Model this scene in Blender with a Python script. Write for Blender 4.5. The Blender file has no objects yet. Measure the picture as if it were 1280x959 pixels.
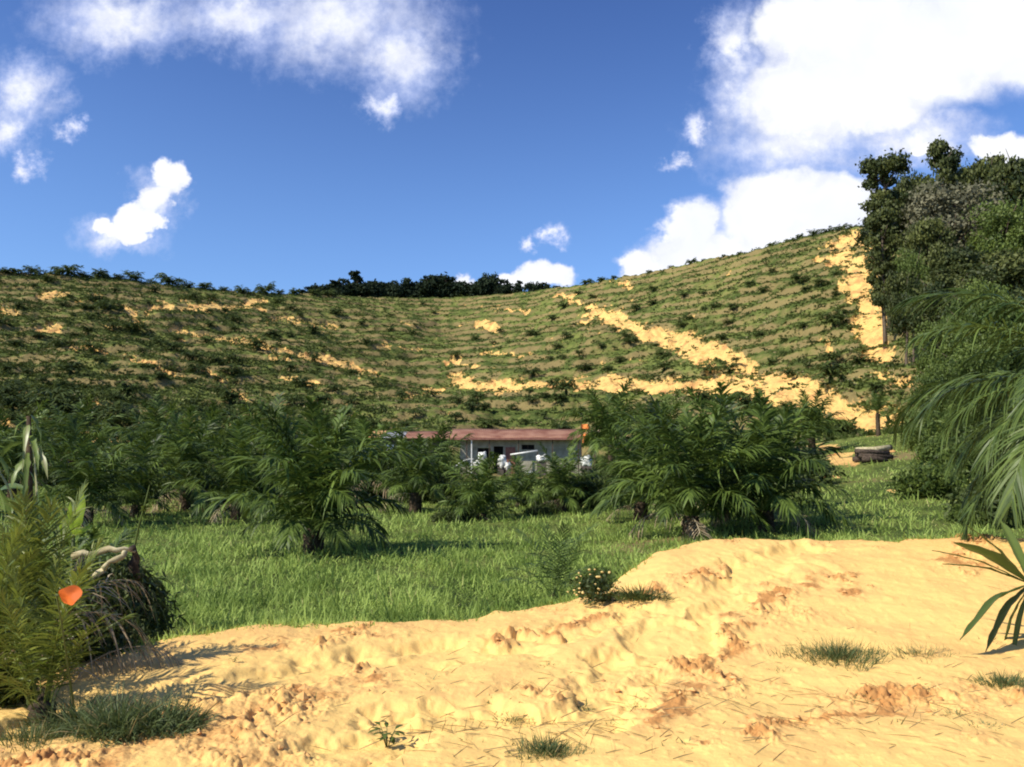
import bpy, math, random
import numpy as np
from mathutils import Vector, Matrix

random.seed(7)
RNG = np.random.default_rng(7)
scene = bpy.context.scene
R = math.radians

# ------------------------------------------------------------------ camera
CAMZ = 3.0
PITCH = math.atan(80.5 / 1000.0)
cam_data = bpy.data.cameras.new("camera")
cam_data.sensor_width = 36.0
cam_data.lens = 36.0 * 1000.0 / 1280.0
cam_data.clip_start = 0.05
cam_data.clip_end = 5000.0
cam = bpy.data.objects.new("camera", cam_data)
cam.location = (0, 0, CAMZ)
cam.rotation_euler = (math.pi / 2 + PITCH, 0, 0)
scene.collection.objects.link(cam)
scene.camera = cam

# ------------------------------------------------------------------ light
SUN_DIR = Vector((-0.64, -0.40, 0.68)).normalized()      # towards the sun
SUN_STRENGTH = 4.6
SKY_STRENGTH = 0.12
EXPOSURE = 0.42
elev = math.asin(SUN_DIR.z)
azim = math.atan2(SUN_DIR.x, SUN_DIR.y)                  # from +Y towards +X

sun_data = bpy.data.lights.new("sun", 'SUN')
sun_data.energy = SUN_STRENGTH
sun_data.angle = R(0.5)
sun_data.color = (1.0, 0.93, 0.80)
sun = bpy.data.objects.new("sun", sun_data)
sun.rotation_euler = SUN_DIR.to_track_quat('Z', 'Y').to_euler()
sun.location = (-30, -20, 40)
scene.collection.objects.link(sun)

vs = scene.view_settings
vs.view_transform = 'Standard'
vs.look = 'None'
vs.gamma = 1.0
vs.exposure = EXPOSURE
vs.use_curve_mapping = False
scene.cycles.filter_width = 2.0
scene.cycles.max_bounces = 6
scene.cycles.transparent_max_bounces = 4

CP, SP = math.cos(PITCH), math.sin(PITCH)


class NT:
    """small helper to write node trees"""
    def __init__(self, tree):
        self.t = tree
        self.n = tree.nodes
        self.l = tree.links

    def node(self, kind, **kw):
        nd = self.n.new(kind)
        for k, v in kw.items():
            setattr(nd, k, v)
        return nd

    def put(self, sock, v):
        if v is None:
            return
        if isinstance(v, bpy.types.NodeSocket):
            self.l.new(v, sock)
        else:
            if isinstance(v, tuple) and sock.type == 'RGBA' and len(v) == 3:
                v = (*v, 1.0)
            sock.default_value = v

    def math(self, op, a, b=None, c=None, clamp=False):
        nd = self.node('ShaderNodeMath', operation=op, use_clamp=clamp)
        self.put(nd.inputs[0], a)
        self.put(nd.inputs[1], b)
        self.put(nd.inputs[2], c)
        return nd.outputs[0]

    def vmath(self, op, a, b=None):
        nd = self.node('ShaderNodeVectorMath', operation=op)
        self.put(nd.inputs[0], a)
        self.put(nd.inputs[1], b)
        return nd.outputs[1] if op in ('LENGTH', 'DOT_PRODUCT', 'DISTANCE') else nd.outputs[0]

    def ramp(self, v, a, b, c=0.0, d=1.0, smooth=True):
        nd = self.node('ShaderNodeMapRange')
        nd.interpolation_type = 'SMOOTHSTEP' if smooth else 'LINEAR'
        nd.clamp = True
        self.put(nd.inputs[0], v)
        self.put(nd.inputs[1], a)
        self.put(nd.inputs[2], b)
        self.put(nd.inputs[3], c)
        self.put(nd.inputs[4], d)
        return nd.outputs[0]

    def noise(self, vec, scale, detail=4.0, rough=0.55, dist=0.0, color=False):
        nd = self.node('ShaderNodeTexNoise')
        self.put(nd.inputs['Vector'], vec)
        nd.inputs['Scale'].default_value = scale
        nd.inputs['Detail'].default_value = detail
        nd.inputs['Roughness'].default_value = rough
        nd.inputs['Distortion'].default_value = dist
        return nd.outputs[1] if color else nd.outputs[0]

    def mix(self, f, a, b):
        nd = self.node('ShaderNodeMix', data_type='RGBA')
        self.put(nd.inputs[0], f)
        self.put(nd.inputs[6], a)
        self.put(nd.inputs[7], b)
        return nd.outputs[2]


# ------------------------------------------------------------------ sky with clouds (all in directions, infinitely far)
world = bpy.data.worlds.new("World")
scene.world = world
world.use_nodes = True
wt = NT(world.node_tree)
for nd in list(wt.n):
    wt.n.remove(nd)
sky = wt.node('ShaderNodeTexSky', sky_type='NISHITA')
sky.sun_disc = False
sky.sun_elevation = elev
sky.sun_rotation = azim
sky.altitude = 50
sky.air_density = 1.0
sky.dust_density = 0.6
sky.ozone_density = 2.2
geo = wt.node('ShaderNodeTexCoord').outputs['Generated']
dF = wt.vmath('DOT_PRODUCT', geo, (0.0, CP, SP))
dR = wt.vmath('DOT_PRODUCT', geo, (1.0, 0.0, 0.0))
dU = wt.vmath('DOT_PRODUCT', geo, (0.0, -SP, CP))
dFc = wt.math('MAXIMUM', dF, 0.05)
pu = wt.math('MULTIPLY_ADD', wt.math('DIVIDE', dR, dFc), 10.0, 6.4)
pv = wt.math('MULTIPLY_ADD', wt.math('DIVIDE', dU, dFc), -10.0, 4.795)
comb = wt.node('ShaderNodeCombineXYZ')
wt.put(comb.inputs[0], pu)
wt.put(comb.inputs[1], pv)
P0 = comb.outputs[0]
w1 = wt.vmath('SUBTRACT', wt.noise(P0, 1.1, 5, 0.6, color=True), (0.5, 0.5, 0.5))
w1 = wt.vmath('MULTIPLY', w1, (1.1, 0.8, 0.0))
P1 = wt.vmath('ADD', P0, w1)
w2 = wt.vmath('SUBTRACT', wt.noise(P0, 2.6, 8, 0.66, color=True), (0.5, 0.5, 0.5))
w2 = wt.vmath('MULTIPLY', w2, (0.95, 0.75, 0.0))
P2 = wt.vmath('ADD', P0, w2)


def blobs(P, lst):
    out = None
    for (cx, cy, rx, ry) in lst:
        d = wt.vmath('MULTIPLY', wt.vmath('SUBTRACT', P, (cx / 100, cy / 100, 0)), (100 / rx, 100 / ry, 0))
        v = wt.math('SUBTRACT', 1.0, wt.vmath('LENGTH', d))
        out = v if out is None else wt.math('SMOOTH_MAX', out, v, 0.18)
    return out


crisp = blobs(P1, [(1010, 30, 95, 60), (1120, 60, 190, 95), (1235, 45, 150, 85), (1010, 120, 80, 75), (1080, 130, 130, 55),
                   (965, 258, 90, 62), (862, 292, 45, 46), (1035, 268, 75, 52), (905, 325, 120, 40), (1000, 320, 120, 60),
                   (812, 330, 38, 22), (207, 220, 28, 24), (194, 246, 22, 22), (176, 272, 28, 20), (155, 292, 30, 14),
                   (680, 344, 46, 22), (640, 350, 30, 14), (575, 348, 22, 14), (1250, 182, 52, 22), (1160, 190, 36, 12)])
wisp = blobs(P2, [(420, 25, 165, 85), (300, 20, 130, 55), (500, 70, 85, 75), (150, 25, 130, 60), (482, 132, 30, 30),
                  (30, 115, 62, 55), (5, 160, 50, 40), (36, 205, 26, 18), (90, 165, 22, 16), (150, 296, 66, 30), (195, 250, 42, 46),
                  (1000, 175, 150, 75), (940, 120, 70, 80), (1150, 170, 120, 50), (920, 60, 45, 70), (872, 162, 24, 26), (850, 205, 22, 14), (688, 292, 24, 16), (660, 310, 16, 12),
                  (1120, 180, 90, 40)])
mcrisp = wt.ramp(crisp, -0.02, 0.34)
n3 = wt.noise(P0, 4.5, 8, 0.6)
mw = wt.math('ADD', wisp, wt.math('MULTIPLY', wt.math('SUBTRACT', n3, 0.5), 0.7))
mwisp = wt.math('MULTIPLY', wt.ramp(mw, -0.12, 1.0), 0.97)
mask = wt.math('MAXIMUM', mcrisp, mwisp)
# thickness of the cloud: thin parts and bases are cooler
n4 = wt.noise(P1, 0.9, 4, 0.5)
thick = wt.math('ADD', wt.math('MAXIMUM', wt.ramp(crisp, 0.02, 0.30), wt.ramp(mw, 0.25, 1.1)),
                wt.math('MULTIPLY', wt.math('SUBTRACT', n4, 0.55), 0.9), clamp=True)
n5 = wt.noise(P1, 2.3, 6, 0.6)
under = wt.math('MULTIPLY', wt.ramp(n5, 0.40, 0.66), 0.55)
ccol = wt.mix(thick, (4.1, 4.7, 7.0), (6.5, 6.6, 6.9))
ccol = wt.mix(wt.math('MULTIPLY', under, wt.ramp(crisp, 0.62, 0.22)), ccol, (4.4, 4.7, 6.0))
# the sky colour, a little more saturated than the model gives
hs = wt.node('ShaderNodeHueSaturation')
hs.inputs['Saturation'].default_value = 1.0
wt.put(hs.inputs['Color'], sky.outputs[0])
deep = wt.vmath('MULTIPLY', hs.outputs[0], (0.62, 0.80, 1.10))
sepz = wt.node('ShaderNodeSeparateXYZ')
wt.put(sepz.inputs[0], geo)
hi = wt.ramp(sepz.outputs[2], 0.22, 0.62, 0.0, 1.0)
deep = wt.mix(hi, deep, wt.vmath('MULTIPLY', deep, (0.62, 0.66, 0.80)))
skyc = wt.mix(mask, deep, ccol)
bg = wt.node('ShaderNodeBackground')
wt.put(bg.inputs[0], skyc)
bg.inputs[1].default_value = SKY_STRENGTH
wo = wt.node('ShaderNodeOutputWorld')
wt.l.new(bg.outputs[0], wo.inputs[0])

# ------------------------------------------------------------------ helpers


def tag(o, label=None, cat=None, group=None, kind=None):
    if label:
        o['label'] = label
    if cat:
        o['category'] = cat
    if group:
        o['group'] = group
    if kind:
        o['kind'] = kind
    return o


def link(o, parent=None):
    scene.collection.objects.link(o)
    if parent is not None:
        o.parent = parent
    return o


def empty(name, loc, rz=0.0, scale=1.0):
    o = bpy.data.objects.new(name, None)
    o.location = loc
    o.rotation_euler = (0, 0, rz)
    o.scale = (scale,) * 3
    o.empty_display_size = 0.2
    return link(o)


def mesh_np(name, V, F, mat, smooth=False, attrs=None):
    V = np.asarray(V, np.float32)
    F = np.asarray(F, np.int32)
    me = bpy.data.meshes.new(name)
    me.vertices.add(len(V))
    me.vertices.foreach_set('co', V.ravel())
    k = F.shape[1]
    me.loops.add(F.size)
    me.loops.foreach_set('vertex_index', F.ravel())
    me.polygons.add(len(F))
    me.polygons.foreach_set('loop_start', np.arange(0, F.size, k, dtype=np.int32))
    me.polygons.foreach_set('use_smooth', np.full(len(F), smooth, dtype=bool))
    if attrs:
        for an, av in attrs.items():
            a = me.attributes.new(an, 'FLOAT', 'POINT')
            a.data.foreach_set('value', np.asarray(av, np.float32))
    me.update(calc_edges=True)
    me.materials.append(mat)
    return me


def obj(name, me, parent=None):
    return link(bpy.data.objects.new(name, me), parent)


def cat_mesh(parts):
    """parts: list of (V, F, tint)"""
    Vs, Fs, Ts, n = [], [], [], 0
    for V, F, T in parts:
        V = np.asarray(V, float)
        Vs.append(V)
        Fs.append(np.asarray(F) + n)
        Ts.append(np.broadcast_to(np.asarray(T, float), (len(V),)))
        n += len(V)
    return np.concatenate(Vs), np.concatenate(Fs), np.concatenate(Ts)


def hash2(ix, iy, seed):
    h = (ix.astype(np.int64) * 374761393 + iy.astype(np.int64) * 668265263 + seed * 1442695041) & 0xFFFFFFFF
    h = ((h ^ (h >> 13)) * 1274126177) & 0xFFFFFFFF
    h = (h ^ (h >> 16)) & 0xFFFFFFFF
    return h / 4294967295.0


def vnoise(x, y, seed=0):
    """gradient noise about -0.7..0.7"""
    x = np.asarray(x, float)
    y = np.asarray(y, float)
    ix, iy = np.floor(x), np.floor(y)
    fx, fy = x - ix, y - iy
    ux = fx * fx * fx * (fx * (fx * 6 - 15) + 10)
    uy = fy * fy * fy * (fy * (fy * 6 - 15) + 10)

    def g(dx, dy):
        a = hash2(ix + dx, iy + dy, seed) * 2 * math.pi
        return np.cos(a) * (fx - dx) + np.sin(a) * (fy - dy)
    a = g(0, 0) * (1 - ux) + g(1, 0) * ux
    b = g(0, 1) * (1 - ux) + g(1, 1) * ux
    return (a * (1 - uy) + b * uy) * 1.4


def fbm(x, y, seed=0, octv=4, gain=0.5):
    s, a, f = 0, 1.0, 1.0
    for i in range(octv):
        s = s + a * vnoise(x * f + 17.3 * i, y * f - 9.1 * i, seed + i)
        a *= gain
        f *= 2.03
    return s


def sstep(a, b, x):
    t = np.clip((x - a) / (b - a), 0, 1)
    return t * t * (3 - 2 * t)


def at(u, v, Y):
    """world point on the ray of the photograph's point (u, v) at depth y = Y"""
    k = (479.5 - v) / 1000.0
    dz = Y * (k * CP + SP) / (CP - k * SP)
    d = CP * Y + SP * dz
    return Vector(((u - 640) / 1000.0 * d, Y, CAMZ + dz))


def proj(x, y, z):
    z = z - CAMZ
    d = np.maximum(CP * y + SP * z, 0.01)
    return 640 + 1000 * x / d, 479.5 - 1000 * (-SP * y + CP * z) / d


# ------------------------------------------------------------------ the lie of the land
CU = np.array([-1400, -700, -250, 0, 150, 300, 450, 550, 650, 750, 850, 950, 1050, 1150, 1300, 1700, 2600.])
CA = (CU - 640) / 1000.0
YF = np.array([90, 90, 90, 88, 92, 100, 110, 116, 116, 110, 103, 94, 85, 76, 70, 66, 66.])
YR = np.array([240, 250, 260, 260, 280, 310, 350, 370, 350, 312, 282, 250, 226, 204, 185, 180, 180.])
VR = np.array([330, 330, 332, 341, 347, 364, 371, 372, 366, 352, 334, 309, 286, 276, 262, 255, 255.])
ZF = np.array([1.0, 1.0, 1.0, 0.8, 0.5, 0.2, 0.2, 0.2, 0.2, 0.3, 1.2, 2.6, 4.0, 4.6, 5.0, 5.0, 5.0])
# far edge of the sand bank, as depth over tangent of the bearing
EA = np.array([-2.0, -0.75, -0.55, -0.49, -0.41, -0.30, -0.15, 0.0, 0.08, 0.13, 0.18, 0.24, 0.31, 0.45, 0.60, 0.8, 2.0])
EY = np.array([6.3, 6.3, 6.3, 6.4, 7.0, 7.4, 7.75, 8.1, 8.5, 9.0, 9.9, 10.5, 10.8, 10.9, 11.0, 11.0, 11.0])


def smooth_interp(a, xs, ys):
    # interpolate and blur along the bearing so that no crease shows
    w = 0.035
    return (np.interp(a - w, xs, ys) + np.interp(a, xs, ys) * 2 + np.interp(a + w, xs, ys)) / 4


def capsules(px, py, segs):
    """largest 1-d/w over segments (x1,y1,w1,x2,y2,w2)"""
    out = np.full(np.shape(px), -9.0)
    for (x1, y1, w1, x2, y2, w2) in segs:
        dx, dy = x2 - x1, y2 - y1
        L = dx * dx + dy * dy + 1e-9
        t = np.clip(((px - x1) * dx + (py - y1) * dy) / L, 0, 1)
        d = np.hypot(px - x1 - t * dx, py - y1 - t * dy)
        w = w1 + (w2 - w1) * t
        out = np.maximum(out, 1 - d / w)
    return out


def wseg(pts, w0=0.3):
    """photo points on the bank -> world segments"""
    out = []
    for (a, b) in zip(pts[:-1], pts[1:]):
        q = []
        for (u, v, w) in (a, b):
            t = (560 - v) / 1000.0
            Y = -1.6 / t
            q += [(u - 640) / 1000.0 * Y, Y, w]
        out.append(tuple(q))
    return out


ROUGH = (wseg([(-40, 960, .35), (120, 935, .35), (260, 905, .35), (350, 868, .33), (430, 842, .28), (490, 822, .18)])
         + wseg([(700, 850, .18), (770, 832, .28), (830, 826, .16)])
         + wseg([(790, 895, .12), (880, 842, .22), (900, 800, .28), (950, 770, .25), (1010, 745, .18)])
         + wseg([(640, 790, .10), (730, 775, .22), (800, 758, .32), (870, 742, .25), (920, 735, .12)])
         + wseg([(1040, 745, .2), (1080, 760, .25)]) + wseg([(1190, 740, .25), (1225, 700, .3), (1260, 690, .3)])
         + wseg([(880, 905, .12), (980, 880, .2), (1100, 860, .3), (1260, 850, .3)])
         + wseg([(330, 800, .25), (410, 782, .3), (520, 772, .18)]))
TRACK = wseg([(80, 880, .35), (250, 850, .4), (450, 810, .45), (650, 790, .45), (800, 765, .5), (900, 748, .5), (1000, 715, .4)]) \
    + wseg([(350, 945, .3), (560, 870, .4), (720, 880, .3), (820, 800, .4), (900, 765, .4)])

RUTS = wseg([(120, 850, .5), (300, 832, .5), (480, 806, .5), (660, 786, .5), (820, 755, .6), (960, 722, .6), (1080, 700, .6)]) \
    + wseg([(330, 960, .45), (520, 880, .45), (700, 850, .45), (860, 800, .5), (1000, 740, .55)])


def sand_masks(x, y):
    wx = x + 0.30 * fbm(x * 2.2, y * 2.2, 31, 4)
    wy = y + 0.22 * fbm(x * 2.2, y * 2.2, 41, 3)
    rough = sstep(-0.25, 0.9, capsules(wx, wy, ROUGH)) * (.35 + .65 * sstep(-.35, .25, fbm(x * 2.6, y * 2.6, 57, 3)))
    rough = np.maximum(rough, 0.7 * sstep(0.30, 0.75, fbm(x * 0.75, y * 0.75, 51, 3)))
    track = sstep(0.0, 0.7, capsules(wx, wy, TRACK))
    return rough, track * (1 - rough)


def H(x, y, fine=True, with_sand=True):
    x = np.asarray(x, float)
    y = np.asarray(y, float)
    yy = np.maximum(y, 0.5)
    a = np.clip(x / yy, -2.4, 2.4)
    Yf, Yr = smooth_interp(a, CA, YF), smooth_interp(a, CA, YR)
    vr, zf = smooth_interp(a, CA, VR), smooth_interp(a, CA, ZF)
    vf = 560 + (CAMZ - zf) / Yf * 1000
    s = np.clip((yy - Yf) / (Yr - Yf), 0, 1) ** (1 / 1.35)
    v = vf - (vf - vr) * s
    k = (479.5 - v) / 1000.0
    zh = CAMZ + yy * (k * CP + SP) / (CP - k * SP)
    over = np.maximum(yy - Yr, 0)
    zr = zh
    # beyond the ridge the ground turns over and falls away
    kr = (479.5 - vr) / 1000.0
    zridge = CAMZ + Yr * (kr * CP + SP) / (CP - kr * SP)
    zr = np.where(yy > Yr, zridge - 0.0016 * over ** 2 - 0.22 * over, zh)
    # flat field before the foot, lifting towards the foot
    zfield = zf * sstep(16, Yf, yy)
    hillw = sstep(0.0, 14.0, yy - Yf)
    z = np.where(yy > Yf, zr, zfield)
    # shoulders and gullies, terraces
    und = fbm(x / 46, y / 46, 5, 4) * 3.2 + fbm(x / 15, y / 15, 9, 3) * 0.9
    fade = 1 - 0.85 * sstep(-45, -5, yy - Yr)
    z = z + und * hillw * fade
    if fine:
        T = 3.4
        q = (z + fbm(x / 22, y / 22, 14, 3) * 1.7) / T
        f = q - np.floor(q)
        H.phase = f
        g = np.where(f < 0.62, f * 0.42, 0.26 + (f - 0.62) * 0.74 / 0.38)
        z = z + (g - f) * T * 0.78 * hillw * (0.35 + 0.65 * sstep(-0.5, 0.3, fbm(x / 30, y / 30, 77, 2)))
        z = z + fbm(x / 3.1, y / 3.1, 21, 3) * 0.38 * sstep(-10, 20, yy - Yf)
    z = z + fbm(x / 6, y / 6, 25, 3) * 0.10 * sstep(12, 20, yy)
    if with_sand:
        Ye = smooth_interp(a, EA, EY) + fbm(x * 1.1, y * 0.3, 61, 4) * 0.22
        rise = sstep(5.5, 10.5, yy) * sstep(0.02, 0.22, a)
        zs = 1.36 + 0.42 * rise + fbm(x / 1.6, y / 1.6, 3, 3) * 0.045
        if fine:
            rough, track = sand_masks(x, y)
            cl = np.abs(fbm(x * 6.5, y * 6.5, 71, 4, 0.6))
            zs = zs - track * 0.075 + rough * (0.35 + 1.0 * sstep(-.4, .5, fbm(x * 1.7, y * 1.7, 79, 2))) * (0.02 + (np.minimum(cl, .75) - 0.25) * 0.065 + fbm(x * 16, y * 16, 73, 3) * .014) \
                + np.maximum(fbm(x * 9, y * 9, 81, 3), 0.1) * 0.012
            rw = sstep(.25, .0, np.abs(capsules(x + .06 * fbm(x, y, 87, 2), y, RUTS) - .45)) * (.5 + .5 * sstep(-.2, .2, fbm(x * .9, y * .9, 89, 2)))
            zs = zs - rw * (.024 + .006 * np.sin(x * 42 + y * 12))
            zs = zs + fbm(x * 2.6, y * 2.6, 83, 3) * 0.014
        w = sstep(-0.05, 2.4, yy - Ye)
        z = zs * (1 - w) + z * w
    return z


def hit(u, v, y0=12.0, y1=420.0, n=1500):
    """first point of the ground on the ray of (u, v)"""
    Ys = np.geomspace(y0, y1, n)
    k = (479.5 - v) / 1000.0
    dz = Ys * (k * CP + SP) / (CP - k * SP)
    X = (u - 640) / 1000.0 * (CP * Ys + SP * dz)
    hz = H(X, Ys, fine=False)
    below = np.nonzero(hz > CAMZ + dz)[0]
    i = below[0] if len(below) else int(np.argmin(np.abs(hz - CAMZ - dz)))
    return Vector((X[i], Ys[i], float(hz[i])))


def ground(x, y, fine=True):
    return float(H(np.array([x]), np.array([y]), fine)[0])


# ------------------------------------------------------------------ materials
def new_mat(name):
    m = bpy.data.materials.new(name)
    m.use_nodes = True
    t = NT(m.node_tree)
    for nd in list(t.n):
        t.n.remove(nd)
    return m, t


def finish(t, shader, disp=None):
    o = t.node('ShaderNodeOutputMaterial')
    t.l.new(shader, o.inputs[0])


def principled(t, col, rough=0.6, spec=0.3, normal=None, metal=0.0):
    b = t.node('ShaderNodeBsdfPrincipled')
    t.put(b.inputs['Base Color'], col)
    t.put(b.inputs['Roughness'], rough)
    b.inputs['Specular IOR Level'].default_value = spec
    b.inputs['Metallic'].default_value = metal
    if normal is not None:
        t.l.new(normal, b.inputs['Normal'])
    return b.outputs[0]


def bump(t, h, strength=0.5, dist=0.02):
    b = t.node('ShaderNodeBump')
    b.inputs['Strength'].default_value = strength
    b.inputs['Distance'].default_value = dist
    t.l.new(h, b.inputs['Height'])
    return b.outputs[0]


def attr(t, name):
    return t.node('ShaderNodeAttribute', attribute_name=name).outputs['Fac']


def leaf_mat(name, dark, light, dry=None, trans=0.3, rough=0.5, spec=0.35, objvar=0.35):
    """foliage: colour varies leaf by leaf (tint) and plant by plant (random)"""
    m, t = new_mat(name)
    tint = attr(t, 'tint')
    oi = t.node('ShaderNodeObjectInfo').outputs['Random']
    f = t.math('ADD', tint, t.math('MULTIPLY', t.math('SUBTRACT', oi, 0.5), objvar), clamp=True)
    col = t.mix(f, dark, light)
    if dry is not None:
        col = t.mix(t.ramp(tint, 1.02, 1.6), col, dry)
    p = principled(t, col, rough, spec)
    tr = t.node('ShaderNodeBsdfTranslucent')
    t.put(tr.inputs[0], t.mix(0.6, col, t.mix(0.5, light, (0.16, 0.20, 0.02))))
    mx = t.node('ShaderNodeMixShader')
    mx.inputs[0].default_value = trans
    t.l.new(p, mx.inputs[1])
    t.l.new(tr.outputs[0], mx.inputs[2])
    finish(t, mx.outputs[0])
    return m


SOIL_A = (0.82, 0.54, 0.175)
SOIL_B = (0.74, 0.45, 0.155)
SOIL_C = (0.42, 0.19, 0.06)


def ground_mat(name, near):
    m, t = new_mat(name)
    pos = t.node('ShaderNodeNewGeometry').outputs['Position']
    soil = attr(t, 'soil')
    tone = attr(t, 'tone')
    if near:
        n1 = t.noise(pos, 1.3, 6, 0.6)
        n2 = t.noise(pos, 14.0, 6, 0.65)
        n3 = t.noise(pos, 70.0, 4, 0.6)
        f = t.math('ADD', t.math('MULTIPLY', tone, 0.75), t.math('MULTIPLY', t.math('SUBTRACT', n1, 0.5), 1.5))
        f = t.math('ADD', f, t.math('MULTIPLY', t.math('SUBTRACT', n2, 0.5), 1.0))
        c = t.mix(t.ramp(f, -0.1, 0.55), SOIL_A, SOIL_B)
        c = t.mix(t.math('MULTIPLY', t.ramp(f, 0.46, 0.95), 0.85), c, SOIL_C)
        c = t.mix(t.math('MULTIPLY', t.ramp(n3, 0.60, 0.75), 0.25), c, (0.30, 0.16, 0.07))
        veg = t.mix(t.noise(pos, 5.0, 4), (0.035, 0.060, 0.014), (0.09, 0.10, 0.03))
        col = t.mix(t.ramp(t.math('ADD', soil, t.math('MULTIPLY', t.math('SUBTRACT', n2, 0.5), 0.5)), 0.35, 0.65), veg, c)
        h = t.math('ADD', t.math('MULTIPLY', n2, 0.7), t.math('MULTIPLY', n3, 0.3))
        h = t.math('ADD', h, t.math('MULTIPLY', t.noise(pos, 28.0, 5, 0.7), 0.5))
        nrm = bump(t, h, 0.38, 0.022)
    else:
        n1 = t.noise(pos, 0.045, 5, 0.6)
        n2 = t.noise(pos, 0.33, 6, 0.65)
        n3 = t.noise(pos, 1.6, 5, 0.65)
        g = t.mix(t.ramp(t.math('ADD', n2, t.math('MULTIPLY', t.math('SUBTRACT', n1, 0.5), 0.8)), 0.36, 0.68),
                  (0.060, 0.088, 0.018), (0.165, 0.195, 0.045))
        st = t.noise(t.vmath('MULTIPLY', pos, (0.12, 0.3, 0.75)), 1.0, 5, 0.6)
        g = t.mix(t.math('MULTIPLY', t.ramp(t.math('ADD', t.math('MULTIPLY', tone, 0.40), t.math('ADD', t.math('MULTIPLY', n3, .5), t.math('MULTIPLY', st, .5))), 0.56, 0.90), 0.75), g, (0.27, 0.195, 0.085))
        g = t.mix(t.math('MULTIPLY', t.ramp(n3, 0.42, 0.30), 0.5), g, (0.035, 0.045, 0.015))
        s = t.mix(t.ramp(n3, 0.35, 0.7), SOIL_A, SOIL_B)
        s = t.mix(t.ramp(n2, 0.47, 0.68), s, (0.52, 0.27, 0.10))
        sf = t.math('ADD', soil, t.math('ADD', t.math('MULTIPLY', t.math('SUBTRACT', n3, 0.5), 1.1), t.math('MULTIPLY', t.math('SUBTRACT', n2, 0.5), 1.0)))
        col = t.mix(t.ramp(sf, 0.36, 0.60), g, s)
        nrm = bump(t, t.math('ADD', n3, t.math('MULTIPLY', t.noise(pos, 6.0, 4), 0.4)), 0.8, 0.5)
    finish(t, principled(t, col, 0.92, 0.12, nrm))
    return m


def simple_mat(name, c1, c2, scale=3.0, rough=0.7, spec=0.25, bumpd=0.01, stretch=(1, 1, 1), metal=0.0):
    m, t = new_mat(name)
    co = t.vmath('MULTIPLY', t.node('ShaderNodeTexCoord').outputs['Object'], stretch)
    n = t.noise(co, scale, 6, 0.6)
    col = t.mix(t.ramp(n, 0.32, 0.68), c1, c2)
    finish(t, principled(t, col, rough, spec, bump(t, n, 0.6, bumpd), metal))
    return m


M = {}
M['sand'] = ground_mat('sand', True)
M['hill'] = ground_mat('hillside', False)
M['palm'] = leaf_mat('palm_leaf', (0.026, 0.048, 0.010), (0.145, 0.210, 0.038), (0.34, 0.27, 0.10), 0.25, 0.5, 0.25, 0.6)
M['palm_near'] = leaf_mat('near_palm_leaf', (0.032, 0.062, 0.015), (0.140, 0.200, 0.048), (0.34, 0.30, 0.12), 0.25, 0.45, 0.3)
M['palm_young'] = leaf_mat('young_palm_leaf', (0.075, 0.115, 0.016), (0.24, 0.28, 0.05), (0.34, 0.24, 0.10), 0.35, 0.45, 0.4)
M['palm_far'] = leaf_mat('far_palm_leaf', (0.028, 0.046, 0.014), (0.105, 0.140, 0.034), (0.24, 0.18, 0.07), 0.15, 0.6, 0.15)
M['dry'] = leaf_mat('dry_frond', (0.26, 0.18, 0.10), (0.48, 0.40, 0.26), None, 0.15, 0.7, 0.15)
M['grass'] = leaf_mat('grass', (0.11, 0.185, 0.030), (0.40, 0.52, 0.12), (0.50, 0.48, 0.18), 0.35, 0.6, 0.2)
M['tuft'] = leaf_mat('tuft_grass', (0.055, 0.085, 0.025), (0.15, 0.19, 0.07), (0.42, 0.30, 0.13), 0.25, 0.55, 0.3)
M['straw'] = leaf_mat('straw', (0.16, 0.12, 0.05), (0.34, 0.25, 0.12), None, 0.1, 0.7, 0.2)
M['scrub'] = leaf_mat('scrub', (0.028, 0.042, 0.013), (0.150, 0.190, 0.050), (0.40, 0.33, 0.17), 0.2, 0.7, 0.12, 0.0)
M['tree_dark'] = leaf_mat('dark_tree_leaf', (0.022, 0.036, 0.010), (0.115, 0.130, 0.032), (0.20, 0.20, 0.09), 0.15, 0.6, 0.25)
M['tree_grey'] = leaf_mat('grey_tree_leaf', (0.050, 0.058, 0.028), (0.20, 0.19, 0.115), (0.22, 0.19, 0.13), 0.15, 0.65, 0.2)
M['tree_green'] = leaf_mat('green_tree_leaf', (0.045, 0.075, 0.016), (0.15, 0.20, 0.04), (0.25, 0.26, 0.08), 0.28, 0.55, 0.25)
M['tree_ridge'] = leaf_mat('ridge_tree_leaf', (0.014, 0.024, 0.014), (0.036, 0.052, 0.026), None, 0.1, 0.8, 0.1)
M['bush'] = leaf_mat('bush_leaf', (0.022, 0.038, 0.010), (0.095, 0.125, 0.030), (0.22, 0.22, 0.08), 0.22, 0.55, 0.25)
M['bark'] = simple_mat('bark', (0.07, 0.05, 0.035), (0.16, 0.125, 0.09), 5, 0.9, 0.1, 0.03, (1, 1, 0.3))
M['palm_trunk'] = simple_mat('palm_trunk', (0.035, 0.026, 0.018), (0.11, 0.08, 0.05), 9, 0.95, 0.1, 0.04)
M['banana'] = leaf_mat('banana_leaf', (0.05, 0.10, 0.02), (0.22, 0.30, 0.07), (0.38, 0.36, 0.18), 0.4, 0.4, 0.5)
M['yellow_leaf'] = leaf_mat('yellow_green_leaf', (0.26, 0.42, 0.03), (0.40, 0.56, 0.05), None, 0.45, 0.4, 0.5)
M['orange'] = leaf_mat('orange_leaf', (0.80, 0.16, 0.03), (0.90, 0.22, 0.05), None, 0.3, 0.5, 0.3, 0.0)
M['flower'] = simple_mat('yellow_blossom', (0.55, 0.38, 0.12), (0.70, 0.52, 0.20), 8, 0.7)
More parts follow.
